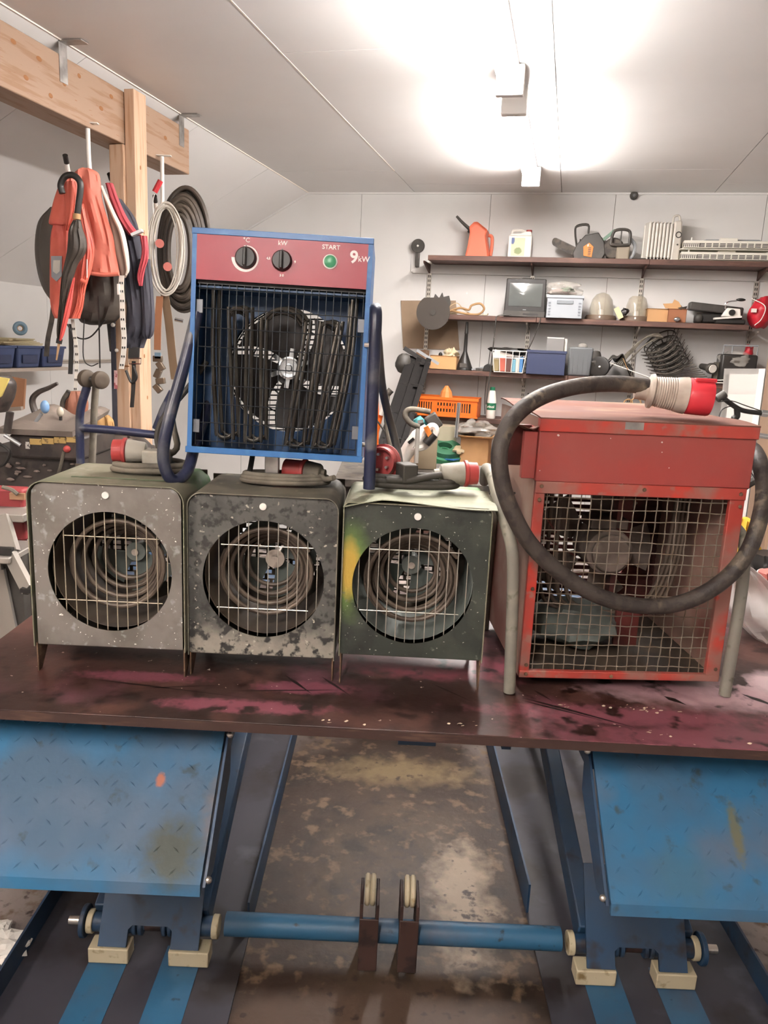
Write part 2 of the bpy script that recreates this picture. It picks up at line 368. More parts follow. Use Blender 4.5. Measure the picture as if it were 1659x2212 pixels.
# ================================================================== SCISSOR LIFT AND BOARD
m_blue = M('lift_blue_paint', '265472', 0.5, layers=[('34526a', 'noise', 3.5, .45, .65), ('3c4a5c', 'noise', 8, .52, .68), ('1f2c38', 'noise', 30, .66, .74)], bump=.05, bscale=50)
m_blue2 = M('lift_dark_blue', '1d3852', 0.5, layers=[('2c3848', 'noise', 6, .45, .65), ('241f22', 'noise', 12, .58, .7)])
m_chan = M('lift_channel_floor', '34333a', 0.5, layers=[('221c1b', 'noise', 5, .5, .66), ('46474e', 'noise', 9, .6, .75)])
m_ivory = M('ivory_plastic', 'b8ac90', 0.5, layers=[('7d6844', 'noise', 25, .58, .7)])
m_steel = M('bare_steel', 'c8c2ba', 0.3, 0.9, layers=[('8a7f74', 'noise', 30, .5, .7)])
m_brown = M('rusty_flange', '3a2722', 0.6, layers=[('241816', 'noise', 20, .5, .6)])
CXL = 0.072
ZT = 0.84
lift = thing('scissor_lift', 'blue steel scissor lift with tread-plate ramps under the brown board', 'lift', (CXL, 1.9, 0))
def ramp_mat(name, side):
    ls = [('3a5064', 'noise', 3.0, .48, .62), ('48586a', 'noise', 5.0, .50, .68)]
    if side < 0: ls += [('6a5a4c', 'blob', (-.36, -.62, .70), (.05, .12, .12), .8, .5, .7), ('3e4034', 'blob', (-.30 - .14, -.64, .60), (.07, .2, .06), 1.0, .6, .85), ('9a5a3a', 'blob', (-.49, -.5, .69), (.012, .1, .012), .8, .4, .8)]
    else: ls += [('5d5a3c', 'blob', (.64, -.6, .66), (.014, .2, .05), .9, .5, .8), ('38586a', 'blob', (.52, -.6, .60), (.08, .2, .05), 1.2, .6, .6)]
    ls += [('31404a', 'noise', 26, .62, .72)]
    return M(name, '28597a', .62, layers=ls, spec=.25, bump=.08, bscale=45)
m_rl, m_rr = ramp_mat('ramp_paint_left', -1), ramp_mat('ramp_paint_right', 1)
for s, mt in ((-1, m_rl), (1, m_rr)):
    xi, xo = s * .379, s * .95
    # platform with frame under the board
    MB().bx(min(xi, xo), max(xi, xo), -.43, .62, .762, .792).build('platform', m_blue2, lift, bevel=.003)
    fr = MB(); fr.bx(*sorted((xi, xi + s * .03)), -.43, 1.3, .70, .762).bx(*sorted((xo, xo - s * .03)), -.43, 1.3, .70, .762); fr.build('platform_frame', m_blue2, lift)
    # ramp plate hanging down towards the front
    rp = MB(); T, B = Vector((0, -.435, .775)), Vector((0, -.665, .565)); n = Vector((0, .21, -.23)).normalized() * .008
    q = [Vector((x, 0, 0)) + p + k for k in (Vector(), n) for p in (T, B) for x in (xi, xo)]
    rp.add(q, [(0, 1, 3, 2), (4, 6, 7, 5), (0, 2, 6, 4), (1, 5, 7, 3), (0, 4, 5, 1), (2, 3, 7, 6)])
    lip = Vector((0, -.004, -.022)); q = [Vector((x, 0, 0)) + p for p in (B, B + lip, B + lip + Vector((0, .008, 0)), B + Vector((0, .008, -.002))) for x in (xi, xo)]
    rp.add(q, [(0, 1, 3, 2), (2, 3, 5, 4), (4, 5, 7, 6), (0, 2, 4, 6), (1, 7, 5, 3), (0, 6, 7, 1)])
    ro = rp.build('ramp_plate', mt, lift)
    # raised tread bars
    tb = MB(); d = (B - T); dn = d.normalized(); up = -n.normalized(); L = d.length
    for i in range(16):
        for j in range(8):
            cx = xi + s * (.02 + i * .036); cc = T + d * ((j + .5) / 8) + Vector((cx, 0, 0)) + up * .0006
            ang = rad(40) if (i + j) % 2 else rad(-48); a = (Vector((1, 0, 0)) * math.cos(ang) + dn * math.sin(ang)); b = up.cross(a)
            ln, wd, ht = .0095, .0020, .0014
            tb.add([cc - a * ln, cc + b * wd, cc + a * ln, cc - b * wd, cc + up * ht], [(0, 1, 4), (1, 2, 4), (2, 3, 4), (3, 0, 4)])
    tb.build('tread_bars', mt, ro, kind='stuff')
    # side fin of the ramp and pivot bolts
    fx = xi - s * .004
    f = MB(); f.prism([(-.435, .77), (-.665, .56), (-.60, .545), (-.44, .66), (-.43, .74)], *sorted((fx, fx - s * .005)), ax='yz'); f.build('ramp_side_fin', m_blue2, lift)
    for p in ((-.46, .758), (-.652, .566)): MB().ball((fx - s * .008, p[0], p[1]), .007, .007, .007, 10, 6).build('ramp_bolt', m_steel, lift)
    # base channel on the floor
    bf = MB(); a, b = sorted((xi, s * .93)); bf.bx(a, b, -1.1, 1.15, .002, .010); bo = bf.build('base_channel', m_chan, lift)
    MB().bx(*sorted((xi, xi + s * .006)), -.02 if s > 0 else -.14, 1.15, .010, .10).build('inner_flange', m_blue2, lift)
    MB().bx(*sorted((s * .93, s * .924)), -1.1, 1.15, .010, .075).build('outer_flange', m_blue2, lift)
    tr_ = MB()
    for k in (.105, .285): tr_.bx(*sorted((xi + s * (k - .0), xi + s * (k + .095))), -1.1, -.2, .0102, .0112)
    tr_.build('wiped_track', m_blue, lift)
    # scissor arm: low at the front, rising backwards
    ar = MB(); z0, z1 = .10, .62; y0, y1 = -.20, 1.2
    for k in (.115, .36): ar.beam((xi + s * k, y0, z0), (xi + s * k, y1, z1), .045, .07)
    ar.build('scissor_arm', m_blue2, lift, bevel=.004)
    ar = MB()
    for k in (.18, .30): ar.beam((xi + s * k, 1.2, .05), (xi + s * k, -.2, .70), .03, .07)
    ar.build('scissor_arm', m_blue2, lift, bevel=.004)
    # notched bracket plate joining the arm feet
    c = xi + s * .23; br = MB(); th = .008
    o0 = Vector((c, -.262, .058)); up_ = Vector((0, .10, .17)).normalized(); nn = Vector((0, -.17, .10)).normalized() * th
    poly = [(-.125, 0), (-.055, 0), (-.055, .040), (-.045, .050), (.045, .050), (.055, .040), (.055, 0), (.125, 0), (.125, .24), (-.125, .24)]
    P0 = [o0 + Vector((x, 0, 0)) + up_ * z for x, z in poly]; P1 = [p + nn for p in P0]; k = len(P0)
    br.add(P0 + P1, [tuple(range(k)), tuple(range(2 * k - 1, k - 1, -1))] + [(i, i + k, (i + 1) % k + k, (i + 1) % k) for i in range(k)])
    br.build('arm_plate', m_blue2, lift)
    # pivot, rollers, slider blocks
    pz, py = .088, -.215
    MB().cyl((c - .10, py, pz), (c + .10, py, pz), .016, n=16).build('pivot_pin', m_blue2, lift)
    MB().cyl((c - .02, py, pz), (c + .02, py, pz), .0165, n=16).build('pivot_core', m_brown, lift)
    for k in (-.045, -.03, .03, .045): MB().cyl((c + k - .005, py, pz), (c + k + .005, py, pz), .028, n=20).build('washer', m_blue2, lift, bevel=.002)
    for k in (-.10, .10):
        MB().box((c + k, py - .03, .034), (.10, .05, .042)).build('slider_block', m_ivory, lift, bevel=.003)
        MB().tube([(c + k - .05, py, pz), (c + k + .05, py, pz)], .024, n=20, smooth=False).build('arm_boss', m_blue2, lift)
    for k in (-.158, .158): MB().cyl((c + k - .008, py, pz), (c + k + .008, py, pz), .029, n=20).build('bushing', m_ivory, lift, bevel=.002)
    MB().cyl((c + s * .168, py, pz), (c + s * .18, py, pz), .040, n=20).build('end_disc', m_blue2, lift, bevel=.002)
    MB().cyl((c + s * .18, py, pz), (c + s * .215, py, pz), .011, n=12).build('pin_end', m_steel, lift)
# cross tube with two roller forks
ct = MB().cyl((-.379 - .05, -.20, .085), (.379 + .05, -.20, .085), .029, n=24).build('cross_tube', m_blue, lift)
for x in (-.063, .037):
    fk = MB(); fk.bx(x - .024, x - .016, -.25, -.15, .01, .20).bx(x + .016, x + .024, -.25, -.15, .01, .20).bx(x - .024, x + .024, -.253, -.249, .01, .16); fk.build('roller_fork', m_brown, lift, bevel=.003)
    rl = MB()
    for k in (-.007, .007): rl.lathe([(.005, k - .0065), (.034, k - .0065), (.038, k - .003), (.038, k + .003), (.034, k + .0065), (.005, k + .0065)], 24, (x, -.20, .205), (1, 0, 0))
    rl.build('roller', m_ivory, lift)
# cross rods of the frame at the back, seen under the board
rr_ = MB(); rr_.bx(-.40, .40, .95, 1.0, .012, .05); rr_.build('cross_bar', m_brown, lift)
rr_ = MB(); rr_.bx(-.40, .40, -.40, -.36, .735, .758).bx(-.02, .06, -.41, -.36, .725, .757).bx(.2, .22, -.41, -.36, .725, .757); rr_.build('cross_beam', m_blue2, lift)

m_board = M('film_faced_board', '3a2622', 0.36, layers=[('2a1a17', 'noise', 3, .45, .6), ('5e3a42', 'noise', 4.2, .56, .68), ('4c322c', 'noise', 9, .52, .62), ('7c4450', 'blob', (-.26, 1.405, 0), (.2, .035, 9), 1.0, .4), ('75424e', 'blob', (-.15, 1.50, 0), (.12, .035, 9), 1.0, .4), ('6a3b45', 'blob', (-.5, 1.52, 0), (.16, .03, 9), 1.4, .5),
    ('7a3d49', 'blob', (.12, 1.66, 0), (.34, .1, 9), 1.5, .5), ('b8989e', 'blob', (.74, 1.56, 0), (.30, .10, 9), 1.3, .6, .95), ('c9b0b4', 'blob', (.95, 1.62, 0), (.16, .09, 9), .6, .4), ('7a4650', 'blob', (.55, 1.44, 0), (.4, .05, 9), 1.4, .6), ('8d6a70', 'blob', (.62, 1.60, 0), (.2, .08, 9), 1.2, .5, .8),  # pale pink-white blobs at the right: glossy light reflection put into the colour
    ('70414a', 'blob', (.72, 1.36, 0), (.5, .07, 9), 1.4, .5), ('21120f', 'noise', 16, .57, .65), ('bba99c', 'noise', 70, .74, .77, 2)], bump=.06, bscale=45, spec=.5)
m_edge = M('board_edge', '33211c', 0.6, layers=[('4b362c', 'noise', 14, .55, .7)], stretch=(1, 1, 6))
bd = thing('board', 'worn dark brown film-faced board lying across the blue lift', 'board', (0, 0, 0))
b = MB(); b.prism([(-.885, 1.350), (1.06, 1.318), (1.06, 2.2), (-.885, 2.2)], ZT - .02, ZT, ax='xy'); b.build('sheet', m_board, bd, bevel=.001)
b = MB(); b.prism([(-.886, 1.349), (1.061, 1.317), (1.061, 1.322), (-.886, 1.354)], ZT - .0205, ZT - .002, ax='xy'); b.build('edge_strip', m_edge, bd)
b = MB(); b.prism([(-.84, 1.42), (1.02, 1.42), (1.02, 2.1), (-.84, 2.1)], .7925, ZT - .0205, ax='xy'); b.build('packing_sheet', m_edge, bd)
# scratches and curls of peeled film, lying on the board
m_curl = M('peeled_film', 'c9b9a0', 0.6); m_scr = M('dark_gouge', '170d0b', 0.5)
c_ = MB()
for cx, cy, sx, sy, k in ((.545, 1.475, .06, .012, 22), (.40, 1.47, .05, .008, 6), (-.05, 1.36, .1, .01, 5), (.17, 1.37, .08, .01, 6), (-.8, 1.37, .05, .01, 4), (.55, 1.36, .2, .02, 6)):
    for i in range(k):
        a = cx + R.gauss(0, sx * .5); q = cy + R.gauss(0, sy * .6); r = R.uniform(.0018, .006); th = R.uniform(0, 3)
        vs = [(a + r * math.cos(th + t) * R.uniform(.5, 1.2), q + r * .8 * math.sin(th + t) * R.uniform(.5, 1.1), ZT + .0006 + (.0012 if t > 3 else 0)) for t in (0, 1.2, 2.3, 3.4, 4.6, 5.4)]
        c_.add(vs, [(0, 1, 2, 3, 4, 5)])
c_.build('film_flakes', m_curl, bd, kind='stuff')
s_ = MB()
for p, q, w_ in (((-.62, 1.50), (-.25, 1.44), .006), ((-.30, 1.47), (-.05, 1.50), .006), ((-.20, 1.56), (-.13, 1.47), .009), ((-.12, 1.56), (-.05, 1.47), .008), ((.30, 1.505), (.52, 1.385), .010), ((.30, 1.49), (.46, 1.41), .008),
                 ((.62, 1.54), (.655, 1.50), .018), ((.80, 1.57), (.86, 1.50), .016), ((.12, 1.55), (.2, 1.47), .006), ((-.5, 1.46), (-.3, 1.50), .005), ((.34, 1.54), (.37, 1.49), .008)):
    p, q = Vector((*p, 0)), Vector((*q, 0)); n = (q - p).cross(Vector((0, 0, 1))).normalized() * w_ / 2; z = Vector((0, 0, ZT + .0003))
    s_.add([p + z, p * .7 + q * .3 + n + z, q + z, p * .6 + q * .4 - n + z], [(0, 1, 2, 3)])
s_.build('gouges', m_scr, bd, kind='stuff')
# ================================================================== HEATERS
m_galv = M('heater_grey_front', '746f69', 0.5, 0.1, layers=[('635e57', 'noise', 14, .42, .62), ('8b8e8a', 'noise', 45, .6, .7), ('e6e6de', 'noise', 170, .735, .75, 1.0)], bump=.06)
m_green = M('faded_green_paint', '74705e', 0.65, layers=[('686a55', 'noise', 9, .45, .62), ('868272', 'noise', 20, .55, .7), ('4d7a45', 'blob', (.14, .2, .42), (.05, .14, .1), 1, .6, .8), ('55584a', 'noise', 60, .68, .74)], bump=.06)
m_pale = M('pale_green_lid', '8b8d78', 0.65, layers=[('7a7c68', 'noise', 12, .45, .65), ('55584a', 'noise', 60, .68, .74)], bump=.05)
m_greendark = M('faded_green_side', '5c6a50', 0.55, layers=[('39482f', 'noise', 8, .45, .65)])
m_dustgrey = M('dusty_grey_top', '6c675a', 0.6, layers=[('585449', 'noise', 12, .45, .62), ('827d6c', 'noise', 30, .6, .7)])
m_crust = M('crusted_black_front', '4e4e4a', 0.55, layers=[('3b3b38', 'noise', 9, .45, .62), ('8a857a', 'grad', 2, .13, .07, .09, 30), ('2c2b29', 'noise', 60, .52, .62), ('a8a294', 'noise', 80, .66, .72)], bump=.2, bscale=55)
m_dkgreen = M('blackened_green_front', '2c302b', 0.5, layers=[('383c35', 'noise', 12, .5, .65), ('5f7a3a', 'blob', (-.135, 0, .25), (.055, 9, .12), .3, .7), ('ab8f3c', 'blob', (-.136, 0, .255), (.026, 9, .075), .25, .5),
      ('6b6f62', 'noise', 60, .66, .74), ('20221f', 'noise', 7, .6, .7), ('b0aea2', 'noise', 190, .745, .757, 1.0)], bump=.15, bscale=60)
m_wire = M('grille_wire', 'b3a893', 0.45, 0.4); m_wire2 = M('bright_grille_wire', 'c4c0b4', 0.3, 0.8)
m_coil = M('heating_coil', '5f5348', 0.5, 0.2, layers=[('473d34', 'noise', 15, .45, .65)])
m_inside = M('heater_inside', '3d3630', 0.7, layers=[('564a3c', 'noise', 8, .45, .65)])
m_insgrey = M('heater_inside_grey', '6d746f', 0.5, 0.2)
m_rust = M('rusty_leg', '6b5340', 0.7, layers=[('4a3528', 'noise', 20, .4, .6), ('8a7458', 'noise', 35, .55, .7)])
m_rubber = M('dusty_rubber', '6f685c', 0.8, layers=[('4a453d', 'noise', 14, .45, .65)])
m_rubberd = M('dark_rubber', '35322d', 0.7, layers=[('5a554a', 'noise', 10, .55, .7)])
m_plugred = M('plug_red', '9c3836', 0.5, layers=[('84403c', 'noise', 12, .5, .7)])
m_plugbright = M('plug_bright_red', 'c8323c', 0.4)
m_pluggrey = M('plug_grey', '9b978c', 0.6, layers=[('7e796e', 'noise', 14, .5, .7)])
m_white = M('white_plastic', 'e6e2da', 0.4)
m_black = M('black_plastic', '23211f', 0.4)
m_shadowslot = M('black_interior', '14110f', 0.9)

def plate_hole(mb, x0, x1, z0, z1, cx, cz, r, y0, y1, n=64, corner=0.0):
    """rectangle (rounded top corners) with a round hole, thickness y0..y1"""
    outer = []; inner = []
    for i in range(n):
        t = 2 * math.pi * (i + .5) / n; dx, dz = math.cos(t), math.sin(t)
        k = min(((x1 - cx) / dx if dx > 1e-9 else 1e9), ((x0 - cx) / dx if dx < -1e-9 else 1e9), ((z1 - cz) / dz if dz > 1e-9 else 1e9), ((z0 - cz) / dz if dz < -1e-9 else 1e9))
        ox, oz = cx + dx * k, cz + dz * k
        if corner:
            for sx in (x0 + corner, x1 - corner):
                if (ox - sx) * (-1 if sx < cx else 1) > 0 and oz > z1 - corner:
                    v = Vector((ox - sx, oz - z1 + corner)); v = v.normalized() * corner if v.length > corner else v; ox, oz = sx + v.x, z1 - corner + v.y
        outer.append((ox, oz)); inner.append((cx + dx * r, cz + dz * r))
    # pull nearest samples onto the square corners
    for c in ([(x0, z0), (x1, z0)] + ([] if corner else [(x0, z1), (x1, z1)])):
        j = min(range(n), key=lambda i: (outer[i][0] - c[0]) ** 2 + (outer[i][1] - c[1]) ** 2); outer[j] = c
    vs = [(p[0], y, p[1]) for y in (y0, y1) for ring in (outer, inner) for p in ring]; fs = []
    for i in range(n):
        j = (i + 1) % n
        fs += [(i, j, n + j, n + i), (2 * n + i, 3 * n + i, 3 * n + j, 2 * n + j), (n + i, n + j, 3 * n + j, 3 * n + i), (i, 2 * n + i, 2 * n + j, j)]
    mb.add(vs, fs); return mb
def arch(w, z0, z1, r, k=6):
    p = [(-w / 2, z0), (-w / 2, z1 - r)]
    p += [(-w / 2 + r - r * math.cos(math.pi / 2 * i / k), z1 - r + r * math.sin(math.pi / 2 * i / k)) for i in range(1, k + 1)]
    p += [(w / 2 - r + r * math.sin(math.pi / 2 * i / k), z1 - r + r * math.cos(math.pi / 2 * i / k)) for i in range(1, k + 1)]
    return p + [(w / 2, z0)]
def shell(mb, w, z0, z1, r, y0, y1, th, w1=None):
    a = arch(w, z0, z1, r); b = arch(w - 2 * th, z0, z1 - th, max(r - th, .002)); n = len(a)
    vs = [(p[0], y, p[1]) for y in (y0, y1) for q in (a, b) for p in q]; fs = []
    for i in range(n - 1):
        fs += [(i, i + 1, n + i + 1, n + i), (2 * n + i, 3 * n + i, 3 * n + i + 1, 2 * n + i + 1), (i, 2 * n + i, 2 * n + i + 1, i + 1), (n + i, n + i + 1, 3 * n + i + 1, 3 * n + i)]
    for i in (0, n - 1): fs.append((i, n + i, 3 * n + i, 2 * n + i))
    return mb.add(vs, fs)

def green_heater(label, cx, yf, W, zb, zt, hcx, hcz, hr, mats, bars, hbars, rot=0.0, corner=.028, flare=.006):
    front, top, wire, side = mats
    t = thing('fan_heater', label, 'heater', (cx, yf, ZT), rot, 'small green and grey fan heaters in a row'); z0, z1 = zb - ZT, zt - ZT; D = .235
    s = MB(); shell(s, W + 2 * flare, z0 - .004, z1 + .004, corner + flare, -.006, D, .0022); s.build('casing', top, t)
    p = MB(); plate_hole(p, -W / 2, W / 2, z0, z1, hcx - cx, hcz - ZT, hr, 0, .002, 96, corner); p.build('front_panel', front, t)
    l = MB(); l.bx(-W / 2, W / 2, .002, D, z0 - .002, z0 + .0005); l.build('bottom_plate', m_inside, t)
    # back panel with rows of slots around the fan
    bk = MB(); ys, zs = D - .006, hcz - ZT; hx = hcx - cx
    zz = z0
    while zz < z1 - .006:
        r0 = abs(zz + .005 - zs)
        if r0 < .10:
            half = math.sqrt(.10 ** 2 - r0 ** 2); segs = [(-W / 2, hx - half)]; x = hx - half
            while x < hx + half - .012: segs.append((x + .018, x + .026)); x += .026
            segs.append((hx + half, W / 2))
            for a, b in segs:
                if b > a: bk.bx(a, b, ys, ys + .002, zz, zz + .009)
        else: bk.bx(-W / 2, W / 2, ys, ys + .002, zz, zz + .009)
        bk.bx(-W / 2, W / 2, ys, ys + .002, zz + .009, zz + .0125); zz += .0125
    bk.build('slotted_back', m_inside, t)
    dk = MB(); dk.tube([(hx + (hr - .004) * math.cos(q * math.pi / 24), .0, 0) for q in ()], .1) if False else None
    ring = [(hr + .002, .02), (hr + .004, .02), (hr + .004, D - .01), (hr + .002, D - .01)]
    duct = MB(); n = 40; duct.lathe([(hr + .001, .03), (hr + .001, D - .02), (hr + .003, D - .02), (hr + .003, .03), (hr + .001, .03)], n, (hx, 0, zs), (0, 1, 0), close=True); duct.build('air_duct', m_insgrey if front is m_dkgreen else m_inside, t)
    g = MB(); gy = .0065
    for x, a, b in bars: g.cyl((x - cx, gy, a - ZT), (x - cx, gy, b - ZT), .0011, n=6)
    for z, a, b in hbars: g.cyl((a - cx, gy + .002, z - ZT), (b - cx, gy + .002, z - ZT), .0011, n=6)
    g.build('guard_grille', wire, t)
    c = MB(); pts = []; turns = 4.3
    for i in range(int(turns * 26) + 1):
        q = i / 26; rr = .104 - .0135 * q; an = 2 * math.pi * q + .6; pts.append((hx + .004 + rr * math.cos(an), .035 + .026 * q, zs + .002 + rr * math.sin(an) * .98))
    pts = [(hx + .11, .2, zs + .09), (hx + .108, .08, zs + .075)] + pts + [(hx + .03, .2, zs + .05)]
    c.tube(pts, .0052, 8, smooth=False); c.build('heating_coil', m_coil, t)
    c = MB(); pts = []
    for i in range(int(3.2 * 26) + 1):
        q = i / 26; rr = .098 - .014 * q; an = 2 * math.pi * q + 2.6; pts.append((hx - .004 + rr * math.cos(an), .05 + .026 * q, zs + rr * math.sin(an)))
    c.tube(pts, .0048, 8, smooth=False); c.build('heating_coil', m_coil, t)
    f = MB(); f.cyl((hx, .165, zs), (hx, .2, zs), .022, n=20); fo = f.build('fan_motor', m_steel if front is m_crust else m_insgrey, t)
    MB().cyl((hx, .158, zs), (hx, .166, zs), .008, .006, n=12).build('motor_nut', m_steel, fo)
    for k in range(4):
        a = k * math.pi / 2 + .5; bl = MB()
        def fn(u, v, a=a):
            r_ = .02 + .075 * u; an = a + (v - .5) * (.9 + .35 * u); return (hx + r_ * math.cos(an), .185 + (v - .5) * .03, zs + r_ * math.sin(an))
        bl.sheet(fn, 5, 5, .0015); bl.build('fan_blade', m_insgrey, fo)
    MB().cyl((0, -.0035, z1 - .021), (0, .001, z1 - .021), .0075, n=20).build('cover_button', m_white, t, bevel=.001)
    for sx in (-1, 1):
        xx = sx * (W / 2 + flare - .004)
        MB().prism([(0, z0 + .002), (.065, z0 + .002), (.016, 0), (0, 0)], xx - .0015, xx + .0015, ax='yz').build('leg', m_rust, t)
        MB().prism([(D, z0 + .002), (D - .065, z0 + .002), (D - .016, 0), (D, 0)], xx - .0015, xx + .0015, ax='yz').build('leg', m_rust, t)
    return t
def bars_for(cx, cz, r, x0, dx, n, off=.004, lean=0.0):
    o = []
    for i in range(n):
        x = x0 + i * dx
        if abs(x - cx) < r: h = math.sqrt(r * r - (x - cx) ** 2) + off; o.append((x, max(cz - h, cz - r - .0), cz + h))
    return o
h1 = green_heater('grey-fronted fan heater with dusty green top at the left end of the row', -.5655, 1.525, .306, .902, 1.250, -.562, 1.066, .1285, (m_galv, m_green, m_wire, m_green),
    bars_for(-.562, 1.066, .1285, -.679, .0214, 12), [(1.139, -.66, -.462), (1.000, -.675, -.456)], flare=.007)
h2 = green_heater('dark fan heater with crusted grey front between the other two', -.248, 1.54, .308, .892, 1.238, -.246, 1.060, .127, (m_crust, m_dustgrey, m_wire2, m_dustgrey),
    bars_for(-.246, 1.060, .127, -.361, .0206, 12), [(1.131, -.336, -.14), (.993, -.345, -.152)], flare=.002)
h3 = green_heater('blackened fan heater with a green and yellow scorch mark beside its grille', .0695, 1.53, .300, .908, 1.234, .066, 1.063, .1255, (m_dkgreen, m_green, m_wire2, m_green),
    bars_for(.066, 1.063, .1255, -.047, .0205, 12), [(1.138, -.028, .166), (1.004, -.043, .166)], rot=rad(-.8), corner=.012, flare=.002)
# bent lid flap lying on the right-hand heater
fl = MB()
def lidfn(u, v):
    x = -.152 + .312 * u; y = -.012 + .2 * v; return (x, y, .402 - .004 * u + (.004 * math.sin(u * 5) if v < .1 else 0) - (.014 * (1 - u * 4) if u < .25 else 0) + .0015 * math.sin(7 * u + 3 * v))
fl.sheet(lidfn, 20, 8, .0015).build('bent_lid', m_pale, h3)

def pend(base, pts): return [tuple(base + Vector(p)) for p in pts]
def coil_cable(parent, mat, c, rx, ry, turns, r, dz, tail=None, seed=0, lead=None):
    rr = random.Random(seed); pts = list(lead or [])
    n = int(turns * 10)
    for i in range(n + 1):
        a = 2 * math.pi * i / 10 + seed; k = 1 + rr.uniform(-.05, .05); j = i / 10
        pts.append((c[0] + rx * k * math.cos(a) * (1 - .05 * j), c[1] + ry * k * math.sin(a) * (1 - .05 * j), c[2] + r + dz * j))
    pts += list(tail or [])
    return MB().tube(pts, r, 10, k=4).build('power_cable', mat, parent, world=True)
def plug(parent, c, d, r, L0, L1, matb, matr, name='plug', open_end=False):
    """industrial plug: grey body then red collar, axis d"""
    d = Vector(d).normalized(); c = Vector(c)
    inv = parent.matrix_basis.inverted(); cl = inv @ c; dl = (inv.to_3x3() @ d).normalized()
    b = MB().lathe([(r * .38, -L0 * .45), (r * .42, -L0 * .2), (r * .75, -L0 * .12), (r * .85, 0), (r * .97, L0 * .7), (r * 1.0, L0)], 24, cl, dl).build(name, matb, parent)
    q = MB(); q.lathe([(r * .9, L0), (r * 1.13, L0 + .002), (r * 1.13, L0 + .008), (r * .98, L0 + .010), (r * .93, L0 + L1), (r * .83, L0 + L1), (r * .83, L0 + L1 * .5), (r * .2, L0 + L1 * .5)], 24, cl, dl)
    q.build('collar', matr, b); pn = MB(); a, e = frame_of(dl)
    for k in range(5):
        t = 2 * math.pi * k / 5; o = cl + a * math.cos(t) * r * .5 + e * math.sin(t) * r * .5; pn.cyl(o + dl * (L0 + L1 * .5), o + dl * (L0 + L1 * .9), r * .09, n=8)
    pn.build('pins', m_steel, b); return b
# heater 1 cable and plug on its top (world coordinates)
coil_cable(h1, m_rubber, (-.515, 1.665, 1.252), .085, .042, 2.4, .0068, .010, seed=1, tail=[(-.50, 1.66, 1.29), (-.46, 1.67, 1.31), (-.47, 1.68, 1.36), (-.475, 1.69, 1.42), (-.44, 1.70, 1.50)])
plug(h1, (-.530, 1.665, 1.300), (-1, -.10, .02), .026, .035, .03, m_pluggrey, m_plugred)
MB().box((-.498, 1.655, 1.292), (.056, .045, .032)).build('plug_box', m_pluggrey, h1, world=True, bevel=.004)
st = MB(); st.bx(-.655, -.52, 1.575, 1.579, 1.2545, 1.2555).bx(-.51, -.45, 1.572, 1.577, 1.2545, 1.2555); st.build('paint_scrape', m_greendark, h1, world=True)
coil_cable(h2, m_rubber, (-.220, 1.665, 1.243), .10, .040, 2.6, .006, .007, seed=2, tail=[(-.13, 1.64, 1.262), (-.11, 1.62, 1.27)])
plug(h2, (-.145, 1.66, 1.272), (-.95, .25, .03), .024, .03, .05, m_rubber, m_plugred)
coil_cable(h3, m_rubberd, (.06, 1.665, 1.248), .105, .040, 2.3, .0075, .008, seed=3, tail=[(.0, 1.63, 1.27), (.05, 1.62, 1.272), (.09, 1.625, 1.28), (.12, 1.63, 1.285)])
plug(h3, (.125, 1.66, 1.283), (1, .12, .03), .026, .045, .03, m_pluggrey, m_plugred)
pb = MB(); pb.box((.045, 1.64, 1.285), (.034, .05, .04), Matrix.Rotation(rad(20), 3, 'Z')); pb.build('switch_box', m_rubberd, h3, world=True, bevel=.003)
# ================================================================== BLUE HEATER
m_hblue = M('heater_blue_enamel', '30639a', 0.35, layers=[('3f72a2', 'noise', 30, .55, .7)])
m_hblue2 = M('heater_blue_inside', '20456c', 0.4, layers=[('1b3a5e', 'noise', 6, .45, .65)])
m_panelred = M('control_panel_red', '8e2c39', 0.36)
m_dkwire = M('black_wire', '2b2f33', 0.4, 0.3)
m_elem = M('heating_element', '4a4741', 0.3, 0.6, layers=[('37332e', 'noise', 12, .45, .6)])
m_print = M('white_print', 'efe6e2', 0.5)
m_green_b = M('green_button', '3f8a62', 0.3)
m_navy = M('navy_tube', '232840', 0.35, layers=[('55565c', 'noise', 14, .54, .64), ('181c2c', 'noise', 5, .5, .7)])
m_navyd = M('dusty_navy_tube', '595651', 0.55, layers=[('3a3a42', 'noise', 8, .45, .65)])
m_chrome = M('chrome', 'd8dee2', 0.15, 1.0)
W_, H_, D_ = .366, .452, .20
mt = Matrix.Translation((-.236, 1.60, 1.312)) @ Matrix.Rotation(rad(.9), 4, 'Y') @ Matrix.Rotation(rad(-4.5), 4, 'X')
bh = thing('workshop_heater', 'blue workshop heater with red control panel marked 9 kW, tilted on a tube stand', 'heater', mat=mt)
c = MB(); x, th = W_ / 2, .0015
c.bx(-x, -x + th, 0, D_, 0, H_).bx(x - th, x, 0, D_, 0, H_).bx(-x, x, 0, D_, 0, th).bx(-x, x, 0, D_, H_ - th, H_)
c.bx(-x, -x + .0095, -.002, 0, .012, H_ - .011).bx(x - .0095, x, -.002, 0, .012, H_ - .011)
c.build('case', m_hblue, bh)
MB().bx(-x - .003, x + .002, -.004, .004, -.001, .012).build('bottom_rail', m_hblue, bh, bevel=.001)
MB().bx(-x - .001, x + .001, -.004, .004, H_ - .011, H_ + .001).build('top_rail', m_hblue, bh, bevel=.001)
MB().bx(-x + .0095, x - .0095, -.0025, .0, H_ - .100, H_ - .011).build('control_panel', m_panelred, bh)
zc = H_ - .055
MB().bx(-x + .0095, x - .0095, .012, .10, H_ - .106, H_ - .099).build('panel_underside', m_black, bh)
px = lambda q: (q - 805) * .000262        # crop pixel columns measured across the front
pz = lambda q: H_ - (q - 110) * .000256
